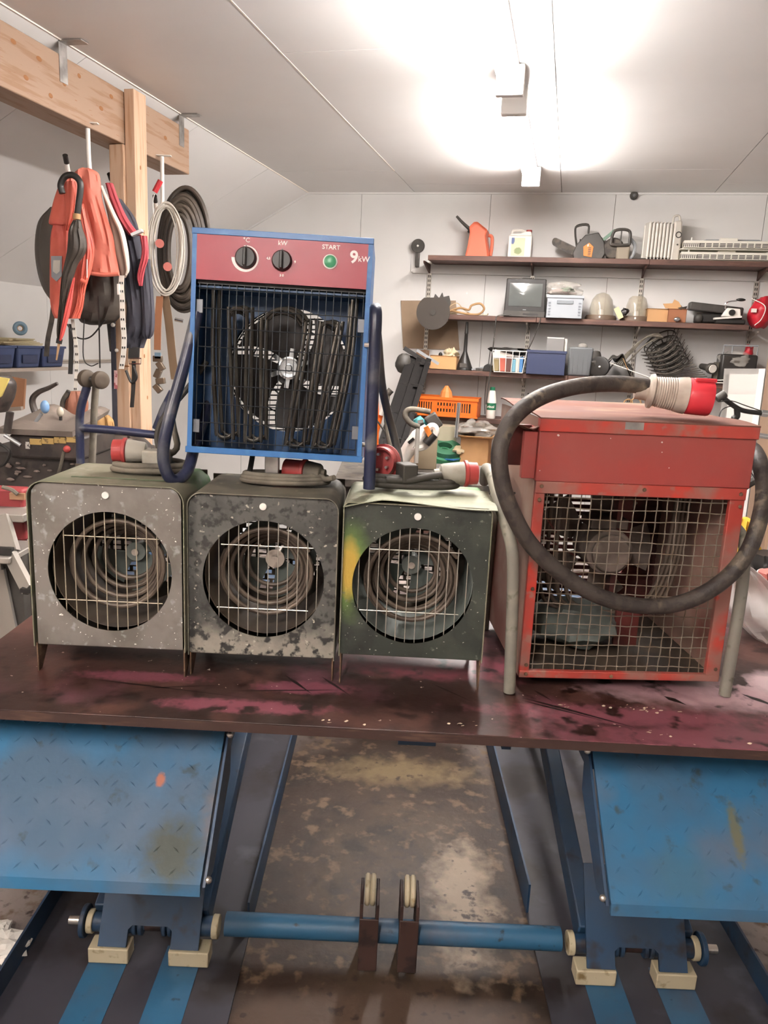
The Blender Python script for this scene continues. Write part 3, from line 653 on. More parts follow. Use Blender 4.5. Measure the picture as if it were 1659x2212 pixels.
def knob(cx_, cz_, r):
    k = MB(); k.lathe([(r * 1.0, 0), (r * 1.0, -.004), (r * .9, -.007), (r * .86, -.010), (.001, -.010)], 32, (cx_, -.003, cz_), (0, 1, 0)); o = k.build('knob', m_black, bh)
    g = MB(); g.box((cx_, -.0175, cz_), (.007, .011, r * 1.7)); g.build('grip', m_black, o, bevel=.002)
    MB().bx(cx_ - .001, cx_ + .001, -.0035, -.0028, cz_ + r, cz_ + r + .003).build('pointer', m_black, o)
k1, k2_ = (px(525), pz(315)), (px(805), pz(320))
knob(k1[0], k1[1], .0215); knob(k2_[0], k2_[1], .0205)
arc = MB(); a0, a1 = -100, 182
for i in range(32):
    t0, t1 = rad(180 + 282 * i / 32), rad(180 + 282 * (i + 1) / 32); wa = .0015 + .005 * (1 - i / 32); wb_ = .0015 + .005 * (1 - (i + 1) / 32)
    P = lambda t, r: (k1[0] + r * math.cos(t), -.0030, k1[1] + r * math.sin(t))
    arc.add([P(t0, .0228), P(t0, .0228 + wa), P(t1, .0228 + wb_), P(t1, .0228)], [(0, 1, 2, 3)])
arc.build('dial_scale', m_print, bh)
text('lettering', '°C', .0125, bh, m_print, (k1[0], -.0028, k1[1] + .0345), bold=.0002)
text('lettering', 'kW', .0125, bh, m_print, (k2_[0], -.0028, k2_[1] + .034), bold=.0002)
text('lettering', 'START', .0125, bh, m_print, (px(1180), -.0028, pz(195)), bold=.0002)
text('lettering', '9', .034, bh, m_print, (px(1360), -.0028, pz(262)), bold=.0009)
text('lettering', 'kW', .0155, bh, m_print, (px(1437), -.0028, pz(272)), bold=.0002)
for s_, dx, dz in (('4,5', -.0275, .003), ('9', .0265, -.001), ('3', -.002, -.029), ('0', .003, -.029)): text('lettering', s_, .0065, bh, m_print, (k2_[0] + dx, -.0028, k2_[1] + dz), bold=.0003)
sb = MB().lathe([(.0148, 0), (.0148, -.002), (.012, -.003), (.012, 0)], 28, (px(1178), -.0025, pz(305)), (0, 1, 0)).build('start_button', m_white, bh)
MB().lathe([(.0122, 0), (.0122, -.0045), (.011, -.0052), (.0001, -.0052)], 28, (px(1178), -.0025, pz(305)), (0, 1, 0)).build('button_cap', m_green_b, sb)
mclip = M('dull_clip', '6a6c70', .4, .6)
g = MB(); gx0, gx1, gz0, gz1 = -x + .014, x - .014, .016, H_ - .104
for i in range(9): z = gz0 + .008 + (gz1 - gz0 - .02) * i / 8; g.cyl((gx0, .010, z), (gx1, .010, z), .0011, n=5)
for i in range(23): q = gx0 + (gx1 - gx0) * i / 22; g.cyl((q, .012, gz0), (q, .012, gz1), .0009, n=5)
g.build('wire_guard', m_dkwire, bh)
for sx, z in ((-1, .30), (1, .28), (-1, .055), (1, .06)): MB().box((sx * (x - .016), .009, z), (.014, .004, .028)).build('clip', mclip, bh, bevel=.001)
for k, (dx, dy, dz) in enumerate(((0, .035, 0), (.008, .055, .004), (-.007, .075, -.004))):
    P = [(-.145, .345), (-.140, .25), (-.128, .075)]
    P += [(-.112 + .016 * math.cos(t), .048 - .016 * math.sin(t) * 1.0) for t in (math.pi * .8, math.pi * .5, math.pi * .2)]
    def U(cx_, cz_, r, top):      # half loop
        s = 1 if top else -1; return [(cx_ - r * math.cos(t), cz_ + s * r * math.sin(t)) for t in [math.pi * j / 6 for j in range(7)]]
    pts = [(-.146, .345), (-.143, .2)] + U(-.113, .050, .018, False) + U(-.093, .285, .019, True) + U(-.052, .046, .017, False) + U(.003, .262, .046, True) + U(.040, .042, .019, False) + U(.100, .265, .019, True)[0:0] + U(.098, .268, .018, True) + U(.098, .040, .017, False) + [(.140, .20), (.146, .335)]
    MB().tube([(p[0] + dx, dy, p[1] + dz) for p in pts], .0042, 8, k=3).build('heating_element', m_elem, bh)
tm = MB()
for q in (-.15, -.142, -.134, .14, .148): tm.cyl((q, .03, .338), (q, .03, .35), .004, n=8)
tm.build('element_terminals', m_steel, bh, kind='stuff')
fx_, fz_ = .008, .185
ip = MB(); plate_hole(ip, -x + .002, x - .002, .002, H_ - .10, fx_, fz_, .135, .115, .117, 64); ip.build('fan_shroud', m_hblue2, bh)
lr = MB(); lr.bx(-x + .0016, -x + .003, .012, .115, .002, H_ - .1).bx(x - .003, x - .0016, .012, .115, .002, H_ - .1).bx(-x + .003, x - .003, .012, .115, .0016, .004).bx(-x + .003, x - .003, .02, .115, H_ - .112, H_ - .108); lr.build('liner', m_hblue2, bh)
fh = MB().lathe([(.025, .0), (.025, -.003), (.021, -.004), (.019, -.003), (.008, -.004), (.006, -.009), (.001, -.009)], 28, (fx_, .118, fz_ + .005), (0, 1, 0)).build('fan_hub', m_chrome, bh)
for k in range(6):
    a = k * math.pi / 3 + .4; MB().box((fx_ + .034 * math.cos(a), .127, fz_ + .005 + .034 * math.sin(a)), (.02, .003, .010), Matrix.Rotation(-a, 3, 'Y')).build('hub_spoke', m_chrome, fh)
m_blade = M('fan_blade_black', '2a2624', .5)
for k in range(4):
    a = k * math.pi / 2 + .1
    def fn(u, v, a=a):
        r_ = .03 + .10 * u; an = a + (v - .5) * (1.15 + .25 * u) + .4 * u; return (fx_ + r_ * math.cos(an), .14 + (v - .5) * .03, fz_ + r_ * math.sin(an))
    MB().sheet(fn, 6, 6, .0015).build('fan_blade', m_blade, fh)
rg = MB()
for k in range(26):
    z = fz_ - .145 + k * .0115; h = math.sqrt(max(.0, .15 ** 2 - (z - fz_) ** 2))
    if h > .02: rg.beam((fx_ - h, D_ - .004, z - .2 * h * .3), (fx_ + h, D_ - .004, z + .2 * h * .3), .0078, .003)
for r_ in (.06, .10, .145): rg.torus((fx_, D_ - .003, fz_), (0, 1, 0), r_, .0018, 40, 6)
rg.build('rear_grille', m_dkwire, bh)
bk = MB(); plate_hole(bk, -x + .002, x - .002, .002, H_ - .002, fx_, fz_, .148, D_ - .002, D_, 64); bk.build('back_panel', m_hblue2, bh)
mo = MB(); mo.cyl((fx_, .15, fz_ + .0), (fx_, .21, fz_ + .0), .035, n=24).bx(fx_ - .012, fx_ + .012, .18, .186, 0.02, fz_); mo.build('motor', m_black, bh)
# tube stand (world coordinates)
tb = MB(); tb.tube([(-.405, 1.64, 1.60), (-.425, 1.615, 1.50), (-.452, 1.585, 1.38), (-.462, 1.575, 1.31), (-.452, 1.572, 1.268), (-.438, 1.585, 1.256), (-.420, 1.61, 1.275), (-.415, 1.66, 1.33), (-.405, 1.74, 1.42), (-.400, 1.76, 1.60)], .0125, 14)
tb.build('stand_tube', m_navy, bh, world=True)
tb = MB(); tb.tube([(-.038, 1.66, 1.62), (-.036, 1.62, 1.622), (-.034, 1.605, 1.60), (-.034, 1.60, 1.52), (-.034, 1.60, 1.253)], .0125, 14); tb.build('stand_tube', m_navy, bh, world=True)
tb = MB(); tb.tube([(-.038, 1.66, 1.62), (-.03, 1.72, 1.56), (-.015, 1.76, 1.45), (.02, 1.78, 1.33), (.03, 1.77, 1.28), (.02, 1.76, 1.253)], .0095, 12); tb.build('stand_tube', m_navyd, bh, world=True)
for z in (1.55, 1.345): MB().cyl((-.055, 1.61, z), (-.035, 1.605, z), .005, n=8).build('stand_bolt', m_steel, bh, world=True)
MB().tube([(-.30, 1.72, 1.31), (-.30, 1.68, 1.272), (-.30, 1.65, 1.262)], .006, 8).build('stand_foot', m_rubberd, bh, world=True)
MB().bx(-.262, -.232, 1.64, 1.66, 1.262, 1.31).build('foot_bracket', m_zinc, bh, world=True, bevel=.002)
# brownish cable looping at the left of the stand, red plug lying beside its right leg
MB().tube([(-.40, 1.70, 1.50), (-.44, 1.69, 1.44), (-.495, 1.685, 1.37), (-.505, 1.68, 1.32), (-.48, 1.675, 1.28), (-.43, 1.67, 1.262)], .0062, 8).build('power_cable', m_rubberd, bh, world=True)
rp_ = plug(bh, (.005, 1.72, 1.296), (-.30, -1, .1), .035, .035, .035, m_rubberd, m_plugred)
# ================================================================== RED HEATER
m_red = M('red_paint', '8f3a35', 0.5, layers=[('8a433d', 'noise', 6, .45, .65), ('9a3c34', 'noise', 12, .6, .7), ('c9c2bc', 'noise', 75, .785, .80, 1.0)], bump=.04)
m_redworn = M('worn_red_frame', '9c3c33', 0.5, layers=[('8a5e54', 'noise', 10, .45, .6), ('ac3428', 'noise', 14, .55, .64), ('8a5f54', 'noise', 30, .62, .7)], bump=.04)
m_redtop = M('dusty_red_top', '664840', 0.75, spec=.15, layers=[('664034', 'noise', 5, .45, .65), ('7c6454', 'noise', 9, .55, .7), ('552c28', 'blob', (.32, .16, .56), (.1, .05, 1), 1.2, .6, .7)], stretch=(.6, 2, 1))
m_redside = M('dusty_red_side', '94786c', 0.6, layers=[('84584e', 'noise', 6, .45, .65), ('9a8678', 'noise', 9, .55, .7)])
m_darkred = M('inside_dark_red', '5a2420', 0.6, layers=[('3d1a17', 'noise', 8, .45, .6)])
m_dust = M('dusty_motor', '7c6f66', 0.8, layers=[('5e544c', 'noise', 14, .45, .6)])
m_mesh = M('woven_mesh_wire', '7c7266', 0.5, 0.2, layers=[('6a5c4c', 'noise', 25, .5, .6)])
m_olive = M('olive_grey_tube', '77746a', 0.6, layers=[('a5a190', 'noise', 12, .5, .7), ('6f6c58', 'grad', 2, -.0, -.0, .1)] if False else [('898678', 'noise', 12, .5, .7), ('5b584a', 'noise', 30, .6, .7)])
m_thick = M('thick_black_cable', '3a332e', 0.6, layers=[('6f6454', 'noise', 16, .56, .7), ('2a2421', 'noise', 40, .5, .6)], bump=.15, bscale=90)
rh = thing('site_heater', 'large red steel heater with woven mesh front at the right of the board', 'heater', (.305, 1.54, .868), rad(3.2))
W, D, Hh = .440, .40, .556
Z1, Z2 = .403, .428      # mesh opening top, control box bottom
rail = MB()
rail.bx(0, .021, 0, .012, 0, Z2).bx(W - .031, W, 0, .012, 0, Z2).bx(0, W, -.001, .012, 0, .016).bx(0, W, -.003, .012, Z1, Z2); rail.build('front_frame', m_redworn, rh, bevel=.0015)
MB().bx(-.002, W + .004, -.004, .10, Z2, Hh - .022).build('control_box', m_red, rh, bevel=.002)
lid = MB(); lid.bx(-.003, W + .006, -.009, .012, Hh - .026, Hh); lid.build('lid_lip', m_redworn, rh, bevel=.0015)
lid = MB()
def lf(u, v):
    return (-.003 + (W + .009) * u, -.009 + (D + .015) * v, Hh + .010 * v + .0025 * math.sin(9 * v))
lid.sheet(lf, 8, 14, .003).build('lid', m_redtop, rh)
ck = MB(); ck.bx(.168, .206, -.0095, -.0088, Hh - .016, Hh - .001); ck.build('bare_patch', m_zinc, rh)
sd = MB(); sd.bx(0, .003, .012, D, 0, Hh - .002); sd.build('side_panel', m_redside, rh)
sd = MB(); sd.bx(W - .003, W, .012, D, 0, Hh - .002); sd.build('side_panel', m_redside, rh)
MB().bx(.003, W - .003, .012, D, 0, .004).build('floor_plate', m_inside, rh)
bkp = MB(); plate_hole(bkp, .003, W - .003, .004, Z2 + .05, W / 2, .20, .15, D - .003, D, 48); bkp.build('back_panel', m_darkred, rh)
MB().bx(.003, W - .003, .10, D - .003, Z2 + .02, Z2 + .023).build('inner_shelf', m_darkred, rh)
# flap box on the left side, under the lid
MB().bx(-.030, -.0025, .004, .022, .432, .527).build('side_flap', m_red, rh, bevel=.001)
MB().bx(-.055, -.003, .06, .075, .45, .535).build('side_inlet', m_darkred, rh, bevel=.001)
fl = MB(); fl.sheet(lambda u, v: (-.058 + .056 * u, .0 + .07 * v, .531 + .006 * math.sin(u * 6) + .01 * u * (1 - v)), 8, 4, .002).build('bent_cover', m_redtop, rh)
sc = MB()
for q in ((.012, .418), (.225, .418), (.428, .416), (.010, .39), (.012, .20), (.013, .03), (.428, .03), (.20, .008), (.014, .0095), (.23, Hh - .012), (.43, .39)): sc.lathe([(.0042, 0), (.0036, -.0018), (.0008, -.002)], 10, (q[0], -.003, q[1]), (0, 1, 0))
sc.build('screws', m_rust, rh)
bg = MB()
for k in range(16): bg.bx(.003, W - .003, D - .006, D - .004, .06 + k * .018, .071 + k * .018)
bg.build('back_louvres', m_darkred, rh)
ms = MB(); mx0, mx1, mz0, mz1 = .019, W - .029, .014, Z1 + .002; nx, nz = 17, 17; dx = (mx1 - mx0) / nx; dz = (mz1 - mz0) / nz
for i in range(nx):
    xx = mx0 + dx * (i + .5); wob = R.uniform(-.0015, .0015)
    pts = [(xx + .0012 * math.sin(j * .7 + i) + wob * math.sin(j * .3), .014 + (.0016 if (i + j) % 2 else -.0016), mz0 + dz * j - dz * .0) for j in range(nz + 1)]
    ms.tube(pts, .00125, 5, k=2)
for j in range(nz):
    zz = mz0 + dz * (j + .5)
    pts = [(mx0 + dx * i, .014 + (.0016 if (i + j + 1) % 2 else -.0016), zz + .0014 * math.sin(i * .6 + j * 1.3)) for i in range(nx + 1)]
    ms.tube(pts, .00125, 5, k=2)
ms.build('woven_mesh', m_mesh, rh)
# inside: motor, base dome, strut, tubes
mo = MB(); mo.cyl((.235, .18, .235), (.235, .30, .235), .055, n=24).cyl((.235, .165, .235), (.235, .18, .235), .045, n=24).bx(.19, .28, .2, .28, .285, .31); mo.build('fan_motor', m_dust, rh, bevel=.004)
MB().ball((.17, .2, .06), .11, .10, .05, 20, 10, .25, 3, 2.5).build('dust_heap', m_insgrey, rh)
stt = MB(); stt.bx(.25, .262, .2, .23, .02, .40).bx(.275, .30, .24, .25, .25, .40).bx(.255, .31, .15, .16, .02, .12).beam((.03, .12, .30), (.16, .2, .22), .004, .006, (0, 1, 0)).beam((.05, .12, .34), (.12, .18, .26), .003, .003, (0, 1, 0)); stt.build('inner_struts', m_darkred, rh)
ei = MB()
for k in range(4): ei.tube([(.06 + .02 * k, .16, .40), (.07 + .02 * k, .17, .18), (.12 + .02 * k, .18, .10), (.30 + .015 * k, .18, .10), (.36 + .01 * k, .17, .2), (.37 + .01 * k, .16, .40)], .005, 8)
ei.build('heating_rods', m_coil, rh)
bl = MB()
for k in range(5):
    a = k * 2 * math.pi / 5
    def fn(u, v, a=a):
        r_ = .05 + .10 * u; an = a + (v - .5) * .8; return (.235 + r_ * math.cos(an), .31 + (v - .5) * .03, .22 + r_ * math.sin(an))
    bl.sheet(fn, 4, 4, .0015)
bl.build('fan_blades', m_dust, rh)
# bent tube legs (world)
tb = MB(); tb.tube([(.288, 1.62, 1.36), (.262, 1.56, 1.345), (.250, 1.50, 1.30), (.262, 1.49, 1.24), (.278, 1.49, 1.19), (.284, 1.49, 1.12), (.284, 1.49, 1.00), (.282, 1.49, .842)], .0125, 14) if False else \
    tb.tube([PY(1046, 1040, 1.88), PY(1050, 1012, 1.78), PY(1062, 1028, 1.66), PY(1078, 1085, 1.58), PY(1096, 1145, 1.54), PY(1107, 1200, 1.525), PY(1107, 1300, 1.522), Vector((.284, 1.522, .842))], .0125, 14)
tb.build('leg_tube', m_olive, rh, world=True)
tb = MB(); tb.tube([(.772, 1.80, 1.20), (.770, 1.62, 1.19), (.768, 1.575, 1.12), (.762, 1.56, .98), (.757, 1.555, .842)], .0125, 14); tb.build('leg_tube', m_olive, rh, world=True)
for xx in (.275, .765): MB().tube([(xx, 1.88, 1.2), (xx, 1.90, 1.0), (xx, 1.90, .842)], .0125, 12).build('leg_tube', m_olive, rh, world=True)
MB().torus((.2595, 1.58, 1.258), (.3, -.4, -1), .0128, .0016, 20, 6).build('tie_band', m_black, rh, world=True)
# thick cable with its plug lying on the lid
zt = .868 + Hh
cb = [PY(1420, 838, 1.62), PY(1330, 829, 1.60), PY(1240, 836, 1.56), PY(1160, 862, 1.52), PY(1105, 908, 1.49), PY(1080, 970, 1.47), PY(1084, 1040, 1.465), PY(1108, 1110, 1.465), PY(1150, 1180, 1.47), PY(1220, 1245, 1.475), PY(1305, 1292, 1.48),
      PY(1400, 1310, 1.49), PY(1485, 1298, 1.495), PY(1560, 1256, 1.50), PY(1612, 1198, 1.51), PY(1640, 1125, 1.53), PY(1650, 1060, 1.56), PY(1644, 1010, 1.60), PY(1630, 975, 1.66), PY(1605, 960, 1.72)]
MB().tube(cb, .0165, 16, k=6).build('power_cable', m_thick, rh, world=True)
P0, P1 = PY(1385, 842, 1.62), PY(1535, 862, 1.60); d = (P1 - P0); r_ = .0365
inv = rh.matrix_basis.inverted(); a_, d_ = inv @ P0, inv.to_3x3() @ d; Lp = d_.length; d_.normalize()
mgp = M('dirty_white_plug', 'b9ada0', .6, layers=[('9a8c80', 'noise', 12, .5, .65), ('6f655c', 'noise', 8, .62, .7)])
prof = [(r_ * .55, -.012), (r_ * .58, .012), (r_ * .95, .016), (r_ * .98, .022)]
for i in range(10): prof += [(r_ * (.80 + .012 * i), .026 + i * .0045), (r_ * (.84 + .012 * i), .0282 + i * .0045)]
prof += [(r_ * 1.0, .078), (r_ * 1.04, .09), (r_ * 1.04, Lp - .05), (r_ * .9, Lp - .048)]
pl_ = MB().lathe(prof, 32, a_, d_).build('plug', mgp, rh)
MB().lathe([(r_ * .96, Lp - .049), (r_ * 1.02, Lp - .045), (r_ * .98, Lp - .004), (r_ * .94, Lp), (r_ * .82, Lp), (r_ * .80, Lp - .03), (.001, Lp - .03)], 32, a_, d_).build('collar', m_plugbright, pl_)
cl_ = MB().box(tuple(a_ + d_ * (Lp - .02) + Vector((0, -.012, r_ * .98))), (.045, .012, .008), None); cl_.build('key_rib', m_plugbright, pl_, bevel=.002)
# ================================================================== SHELVES ON THE BACK WALL
m_shelf = M('shelf_board', '523a32', 0.6, layers=[('64483c', 'noise', 5, .5, .65), ('402c26', 'noise', 9, .55, .7)], stretch=(1, 6, 6))
m_rail = M('slotted_rail', 'b8b2a8', 0.4, 0.5)
m_slotdark = M('rail_slot', '3c3834', 0.8)
shz = []
SH = [(PW(925, 551, .28), PW(1655, 574, .28)), (PW(917, 677, .28), PW(1612, 700, .28)), (PW(905, 795, .28), PW(1600, 832, .28)), (PW(880, 893, .28), PW(1600, 925, .28))]
shelf = room_thing('shelving_unit', 'brown four-tier board shelving on slotted rails along the white back wall', 'shelving', 0, WALL, 0)
ZS = []
for i, (a, b) in enumerate(SH):
    z = (a.z); ZS.append(z); x1 = 1.30 if i == 0 else 1.13
    mid = .46 if i == 0 else (-.25 if i == 1 else .0)
    MB().bx(a.x, mid - .001, -.285, -.005, z - .034, z).build('shelf_board', m_shelf, shelf, bevel=.002)
    MB().bx(mid + .001, x1, -.285, -.005, z - .035, z).build('shelf_board', m_shelf, shelf, bevel=.002)
for x in (-1.072, -.315, .443, 1.194):
    MB().bx(x - .014, x + .014, -.016, -.001, .70, 2.17).build('wall_rail', m_rail, shelf)
    s = MB(); z = .75
    while z < 2.15: s.bx(x - .009, x - .003, -.0175, -.016, z, z + .018).bx(x + .003, x + .009, -.0175, -.016, z, z + .018); z += .032
    s.build('rail_slots', m_slotdark, shelf, kind='stuff')
    for i, z in enumerate(ZS):
        MB().prism([(-.016, z - .036), (-.26, z - .036), (-.25, z - .05), (-.016, z - .10)], x - .006, x + .006, ax='yz').build('bracket', m_rail if i else m_shelf, shelf)
MB().bx(-1.20, 1.25, -.02, -.001, ZS[0] - .10, ZS[0] - .036).build('batten', m_wall, shelf)
MB().bx(-1.14, -1.04, -.02, -.0165, ZS[2] - .01, ZS[2] + .13).build('wood_block', m_wood, shelf)

def S(name, label, cat, x0, x1, y0, y1, off=.15, z=None, group=None, rot=0.0):
    """thing standing with its base at pixel row y1 between columns x0..x1; returns thing, width, height"""
    a, b, t = PW(x0, y1, off), PW(x1, y1, off), PW((x0 + x1) / 2, y0, off)
    zz = a.z if z is None else z
    o = room_thing(name, label, cat, (a.x + b.x) / 2, WALL - off, zz, rot, group); return o, b.x - a.x, t.z - zz
def mc(n, col, r=.5, **k): return M(n, col, r, **k)
m_card = M('cardboard', 'b58d62', .8, layers=[('a67f56', 'noise', 8, .5, .7)])
m_dark = M('charcoal_plastic', '3a3733', .5, layers=[('4c4843', 'noise', 12, .5, .7)])
m_dark2 = M('dusty_black', '4a443d', .7, layers=[('5f574e', 'noise', 9, .5, .7), ('34302c', 'noise', 20, .5, .6)])
m_grey = M('grey_plastic', '8d9092', .5); m_paper = M('paper_white', 'ddd8cf', .7)
m_clear = M('clear_film', 'd8d2c8', .15, trans=.0, alpha=.32, spec=.8)
m_glass = M('smoked_dome', 'b0a690', .12, alpha=.45, spec=.8)
m_orangep = M('orange_plastic', 'c96a50', .5); m_orange2 = M('orange_crate', 'e06a1c', .5)

# ---- top shelf
o = room_thing('wall_hook', 'small black round bracket on a white plate at the left end of the top shelf', 'bracket', -1.165, WALL, ZS[0])
MB().bx(-.05, .07, -.012, 0, -.09, .0).build('plate', m_wall, o)
MB().lathe([(.001, -.05), (.046, -.05), (.050, -.045), (.050, -.035), (.001, -.035)], 28, (0, 0, .09), (0, 1, 0)).build('disc', m_dark, o)
MB().bx(-.014, .014, -.045, -.014, -.06, .06).build('arm', m_dark, o, bevel=.004); MB().ball((0, -.052, .09), .008, .004, .008).build('screw', m_white, o)
o, w, h = S('oil_jug', 'orange plastic oil jug with a long black spout on the top shelf', 'jug', 1007, 1060, 482, 552, .14, ZS[0])
b = MB()
prof = [(-.5, 0), (.48, 0), (.46, .1), (.30, .62), (.34, .78), (-.08, 1.0), (-.22, .99), (-.40, .86), (-.36, .68), (-.42, .3)]
n_ = len(prof); ys = (-.055, -.075, .075, .055) ; ks = (.9, 1, 1, .9); vs = []
for y, k in zip(ys, ks): vs += [(p[0] * w * k, y, (p[1] - .5) * h * (k if p[1] > .01 else 1) + .5 * h) for p in prof]
fs = [tuple(range(n_)), tuple(range(4 * n_ - 1, 3 * n_ - 1, -1))] + [(r * n_ + i, (r + 1) * n_ + i, (r + 1) * n_ + (i + 1) % n_, r * n_ + (i + 1) % n_) for r in range(3) for i in range(n_)]
b.add(vs, fs).build('body', m_orangep, o, bevel=.008)
MB().tube([(.36 * w, 0, .66 * h), (.50 * w, 0, .60 * h), (.52 * w, 0, .3 * h), (.49 * w, 0, .08 * h)], .012, 8).build('handle', m_orangep, o)
MB().tube([(-.36 * w, 0, .78 * h), (-.42 * w, 0, .82 * h)], .024, 14, smooth=False).build('collar', m_black, o)
MB().tube([(-.38 * w, 0, .80 * h), (-.75 * w, 0, 1.02 * h), (-.99 * w, 0, 1.19 * h)], [.013, .011, .009], 10).build('spout', m_dark, o)
o, w, h = S('canister', 'white plastic canister with red cap and printed label on the top shelf', 'canister', 1097, 1147, 497, 553, .14, ZS[0])
b = MB(); b.bx(-w / 2, w / 2, -.05, .05, 0, h * .78); b.prism([(-w / 2, h * .78), (w / 2, h * .78), (w / 2 - .01, h * .93), (.03, h * .93), (.0, h * .86), (-w / 2 + .02, h * .84)], -.045, .045); b.build('body', m_white, o, bevel=.006)
MB().tube([(-.06, 0, h * .85), (-.055, 0, h * .97), (.0, 0, h * .98), (.03, 0, h * .92)], .010, 8).build('handle', m_white, o)
MB().cyl((.055, 0, h * .92), (.055, 0, h * 1.0), .020).build('cap', m_plugred, o)
lb = MB().bx(-w * .36, w * .22, -.0515, -.0502, h * .08, h * .70).build('label_sheet', mc('canister_label', 'cfc8a8', .5, layers=[('4a5a86', 'blob', (-.05, 0, .12), (.015, 9, .03), .3), ('7c8a5a', 'blob', (-.01, 0, .05), (.03, 9, .025), .8)]), o)
def saw(o, s):
    MB().prism([(-.0, 0), (.30, 0), (.33, .05), (.31, .14), (.24, .21), (.10, .19), (.02, .12), (-.02, .05)], -.06, .06).build('engine_housing', m_dark, o, bevel=.008)
    MB().prism([(.10, .03), (.19, .02), (.20, .10), (.15, .13), (.09, .10)], -.066, -.06).build('orange_cover', mc('saw_orange', 'd07a34'), o, bevel=.002)
    sl = MB()
    for k in range(5): sl.bx(.145, .175, -.0672, -.066, .035 + k * .013, .041 + k * .013)
    sl.build('vent_slots', m_black, o, kind='stuff')
    MB().tube([(.02, -.04, .10), (-.01, -.05, .20), (.00, -.05, .255), (.12, -.05, .265), (.13, -.04, .20)], .011, 8, k=4).build('front_handle', m_dark, o)
    MB().tube([(.22, 0, .19), (.30, 0, .15), (.33, 0, .08)], .014, 8).build('rear_handle', m_dark, o)
    MB().tube([(.05, -.03, .16), (.05, -.03, .10)], .008, 6).build('grip_rib', m_dark, o)
    bb = MB(); bb.beam((.02, -.03, .06), (-.22, -.03, .135), .012, .062, (0, 0, 1)); bb.ball((-.225, -.03, .137), .031, .006, .031, 16, 8); bb.build('guide_bar', m_dark2, o)
    ch = MB()
    for k in range(20):
        for sg in (-1, 1): ch.box((.02 - .012 * k, -.03, .06 + .00375 * k + sg * .033), (.006, .009, .006))
    ch.build('chain', m_black, o, kind='stuff')
    MB().ball((.14, -.07, .11), .008, .006, .012).build('choke_knob', m_white, o)
o, w, h = S('chainsaw', 'black and orange chainsaw with its bar pointing left on the top shelf', 'chainsaw', 1247, 1290, 487, 556, .14, ZS[0]); o.location = RW(PW(1240, 556, .14).x, WALL - .14, ZS[0]); o.scale = (.62, .7, .86); saw(o, 1)
o, w, h = S('motor_unit', 'dusty small engine with black recoil cover and hoses beside the chainsaw', 'engine', 1298, 1360, 506, 558, .14, ZS[0])
MB().cyl((-.02, -.04, .08), (-.02, .06, .08), .07).build('crank_case', m_dark2, o, bevel=.01)
MB().bx(.0, .09, -.05, .05, 0, .10).build('tank', mc('tan_tank', '8a8070', .6), o, bevel=.012)
MB().tube([(-.04, -.06, .12), (-.02, -.06, .19), (.07, -.06, .19), (.08, -.06, .12), (.07, -.06, .10), (-.03, -.06, .10)], .010, 8, closed=True).build('frame_handle', m_dark, o)
MB().bx(.018, .026, -.066, -.054, .10, .19).build('frame_rib', m_dark, o); MB().tube([(.08, -.02, .15), (.12, -.02, .10), (.11, -.02, .03), (.06, -.02, .01)], .012, 8).build('hose', m_grey, o)
MB().beam((-.10, 0, .13), (-.02, 0, .20), .03, .02).build('lever', mc('dull_green', '6f8a78'), o); MB().bx(-.10, -.06, -.03, .03, 0, .13).build('bracket', m_dark2, o, bevel=.004)
MB().tube([(.11, -.05, .012), (.2, -.06, .01), (.27, -.05, .006), (.35, -.06, .006)], .006, 6).build('cord', m_dark, o)
o, w, h = S('oil_radiator', 'white oil-filled radiator with seven fins and a control end on the top shelf', 'radiator', 1387, 1462, 470, 560, .14, ZS[0], rot=rad(12))
for i in range(7):
    x = -w / 2 + .012 + i * w * .105; f = MB(); f.prism([(x - .0, .0), (x + .0, .0)], 0, 0) if False else None
    f = MB(); f.bx(x - .004, x + .004, -.06, .06, .008, h * .88); f.cyl((x, -.052, .02), (x, -.052, h * .84), .0105, n=10).cyl((x, .052, .02), (x, .052, h * .84), .0105, n=10); f.build('fin', mc('radiator_enamel', 'cdc8be', .35), o, bevel=.003)
c = MB(); c.prism([(w * .24, 0), (w * .5, .0), (w * .52, h * .5), (w * .48, h * .93), (w * .25, h * .90)], -.06, .06); c.build('control_end', mc('radiator_enamel', 'cdc8be'), o, bevel=.012)
MB().torus((w * .40, -.062, h * .60), (0, 1, 0), .018, .003).build('dial_ring', m_dark, o); MB().cyl((w * .40, -.066, h * .38), (w * .40, -.06, h * .38), .005).build('switch', m_dark, o)
MB().tube([(w * .28, 0, h * .9), (w * .30, 0, h * 1.03), (w * .44, 0, h * 1.05), (w * .5, 0, h * .9)], .008, 8).build('handle', mc('radiator_enamel', 'cdc8be'), o)
def panel_heater(label, x0, x1, y0, y1, z):
    o, w, h = S('panel_heater', label, 'heater', x0, x1, y0, y1, .15, z, 'white wall panel heaters lying flat on the top shelf'); h = .058
    b = MB(); b.bx(-w / 2, w / 2, -.09, .10, 0, .006).bx(-w / 2 + .02, w / 2, -.085, .10, .012, h); b.build('body', mc('heater_white', 'e0dcd0', .4), o, bevel=.002)
    g = MB(); n = 10; u = (w * .78) / n
    for k in range(n):
        for r in range(3): g.bx(-w * .30 + k * u + .004, -w * .30 + (k + 1) * u - .004, -.0865, -.084, .018 + r * .009, .023 + r * .009)
    for k in range(9): g.bx(-w * .47 + k * .0125, -w * .47 + k * .0125 + .005, -.0865, -.084, .017, .041)
    g.build('vent_slots', m_slotdark, o, kind='stuff')
    MB().bx(-.03, .08, -.05, .02, h, h + .022).build('terminal_box', mc('heater_white', 'e0dcd0'), o, bevel=.003)
    MB().cyl((-w * .38, -.07, h), (-w * .38, -.07, h + .02), .005, n=8).build('switch_pin', m_white, o); return o
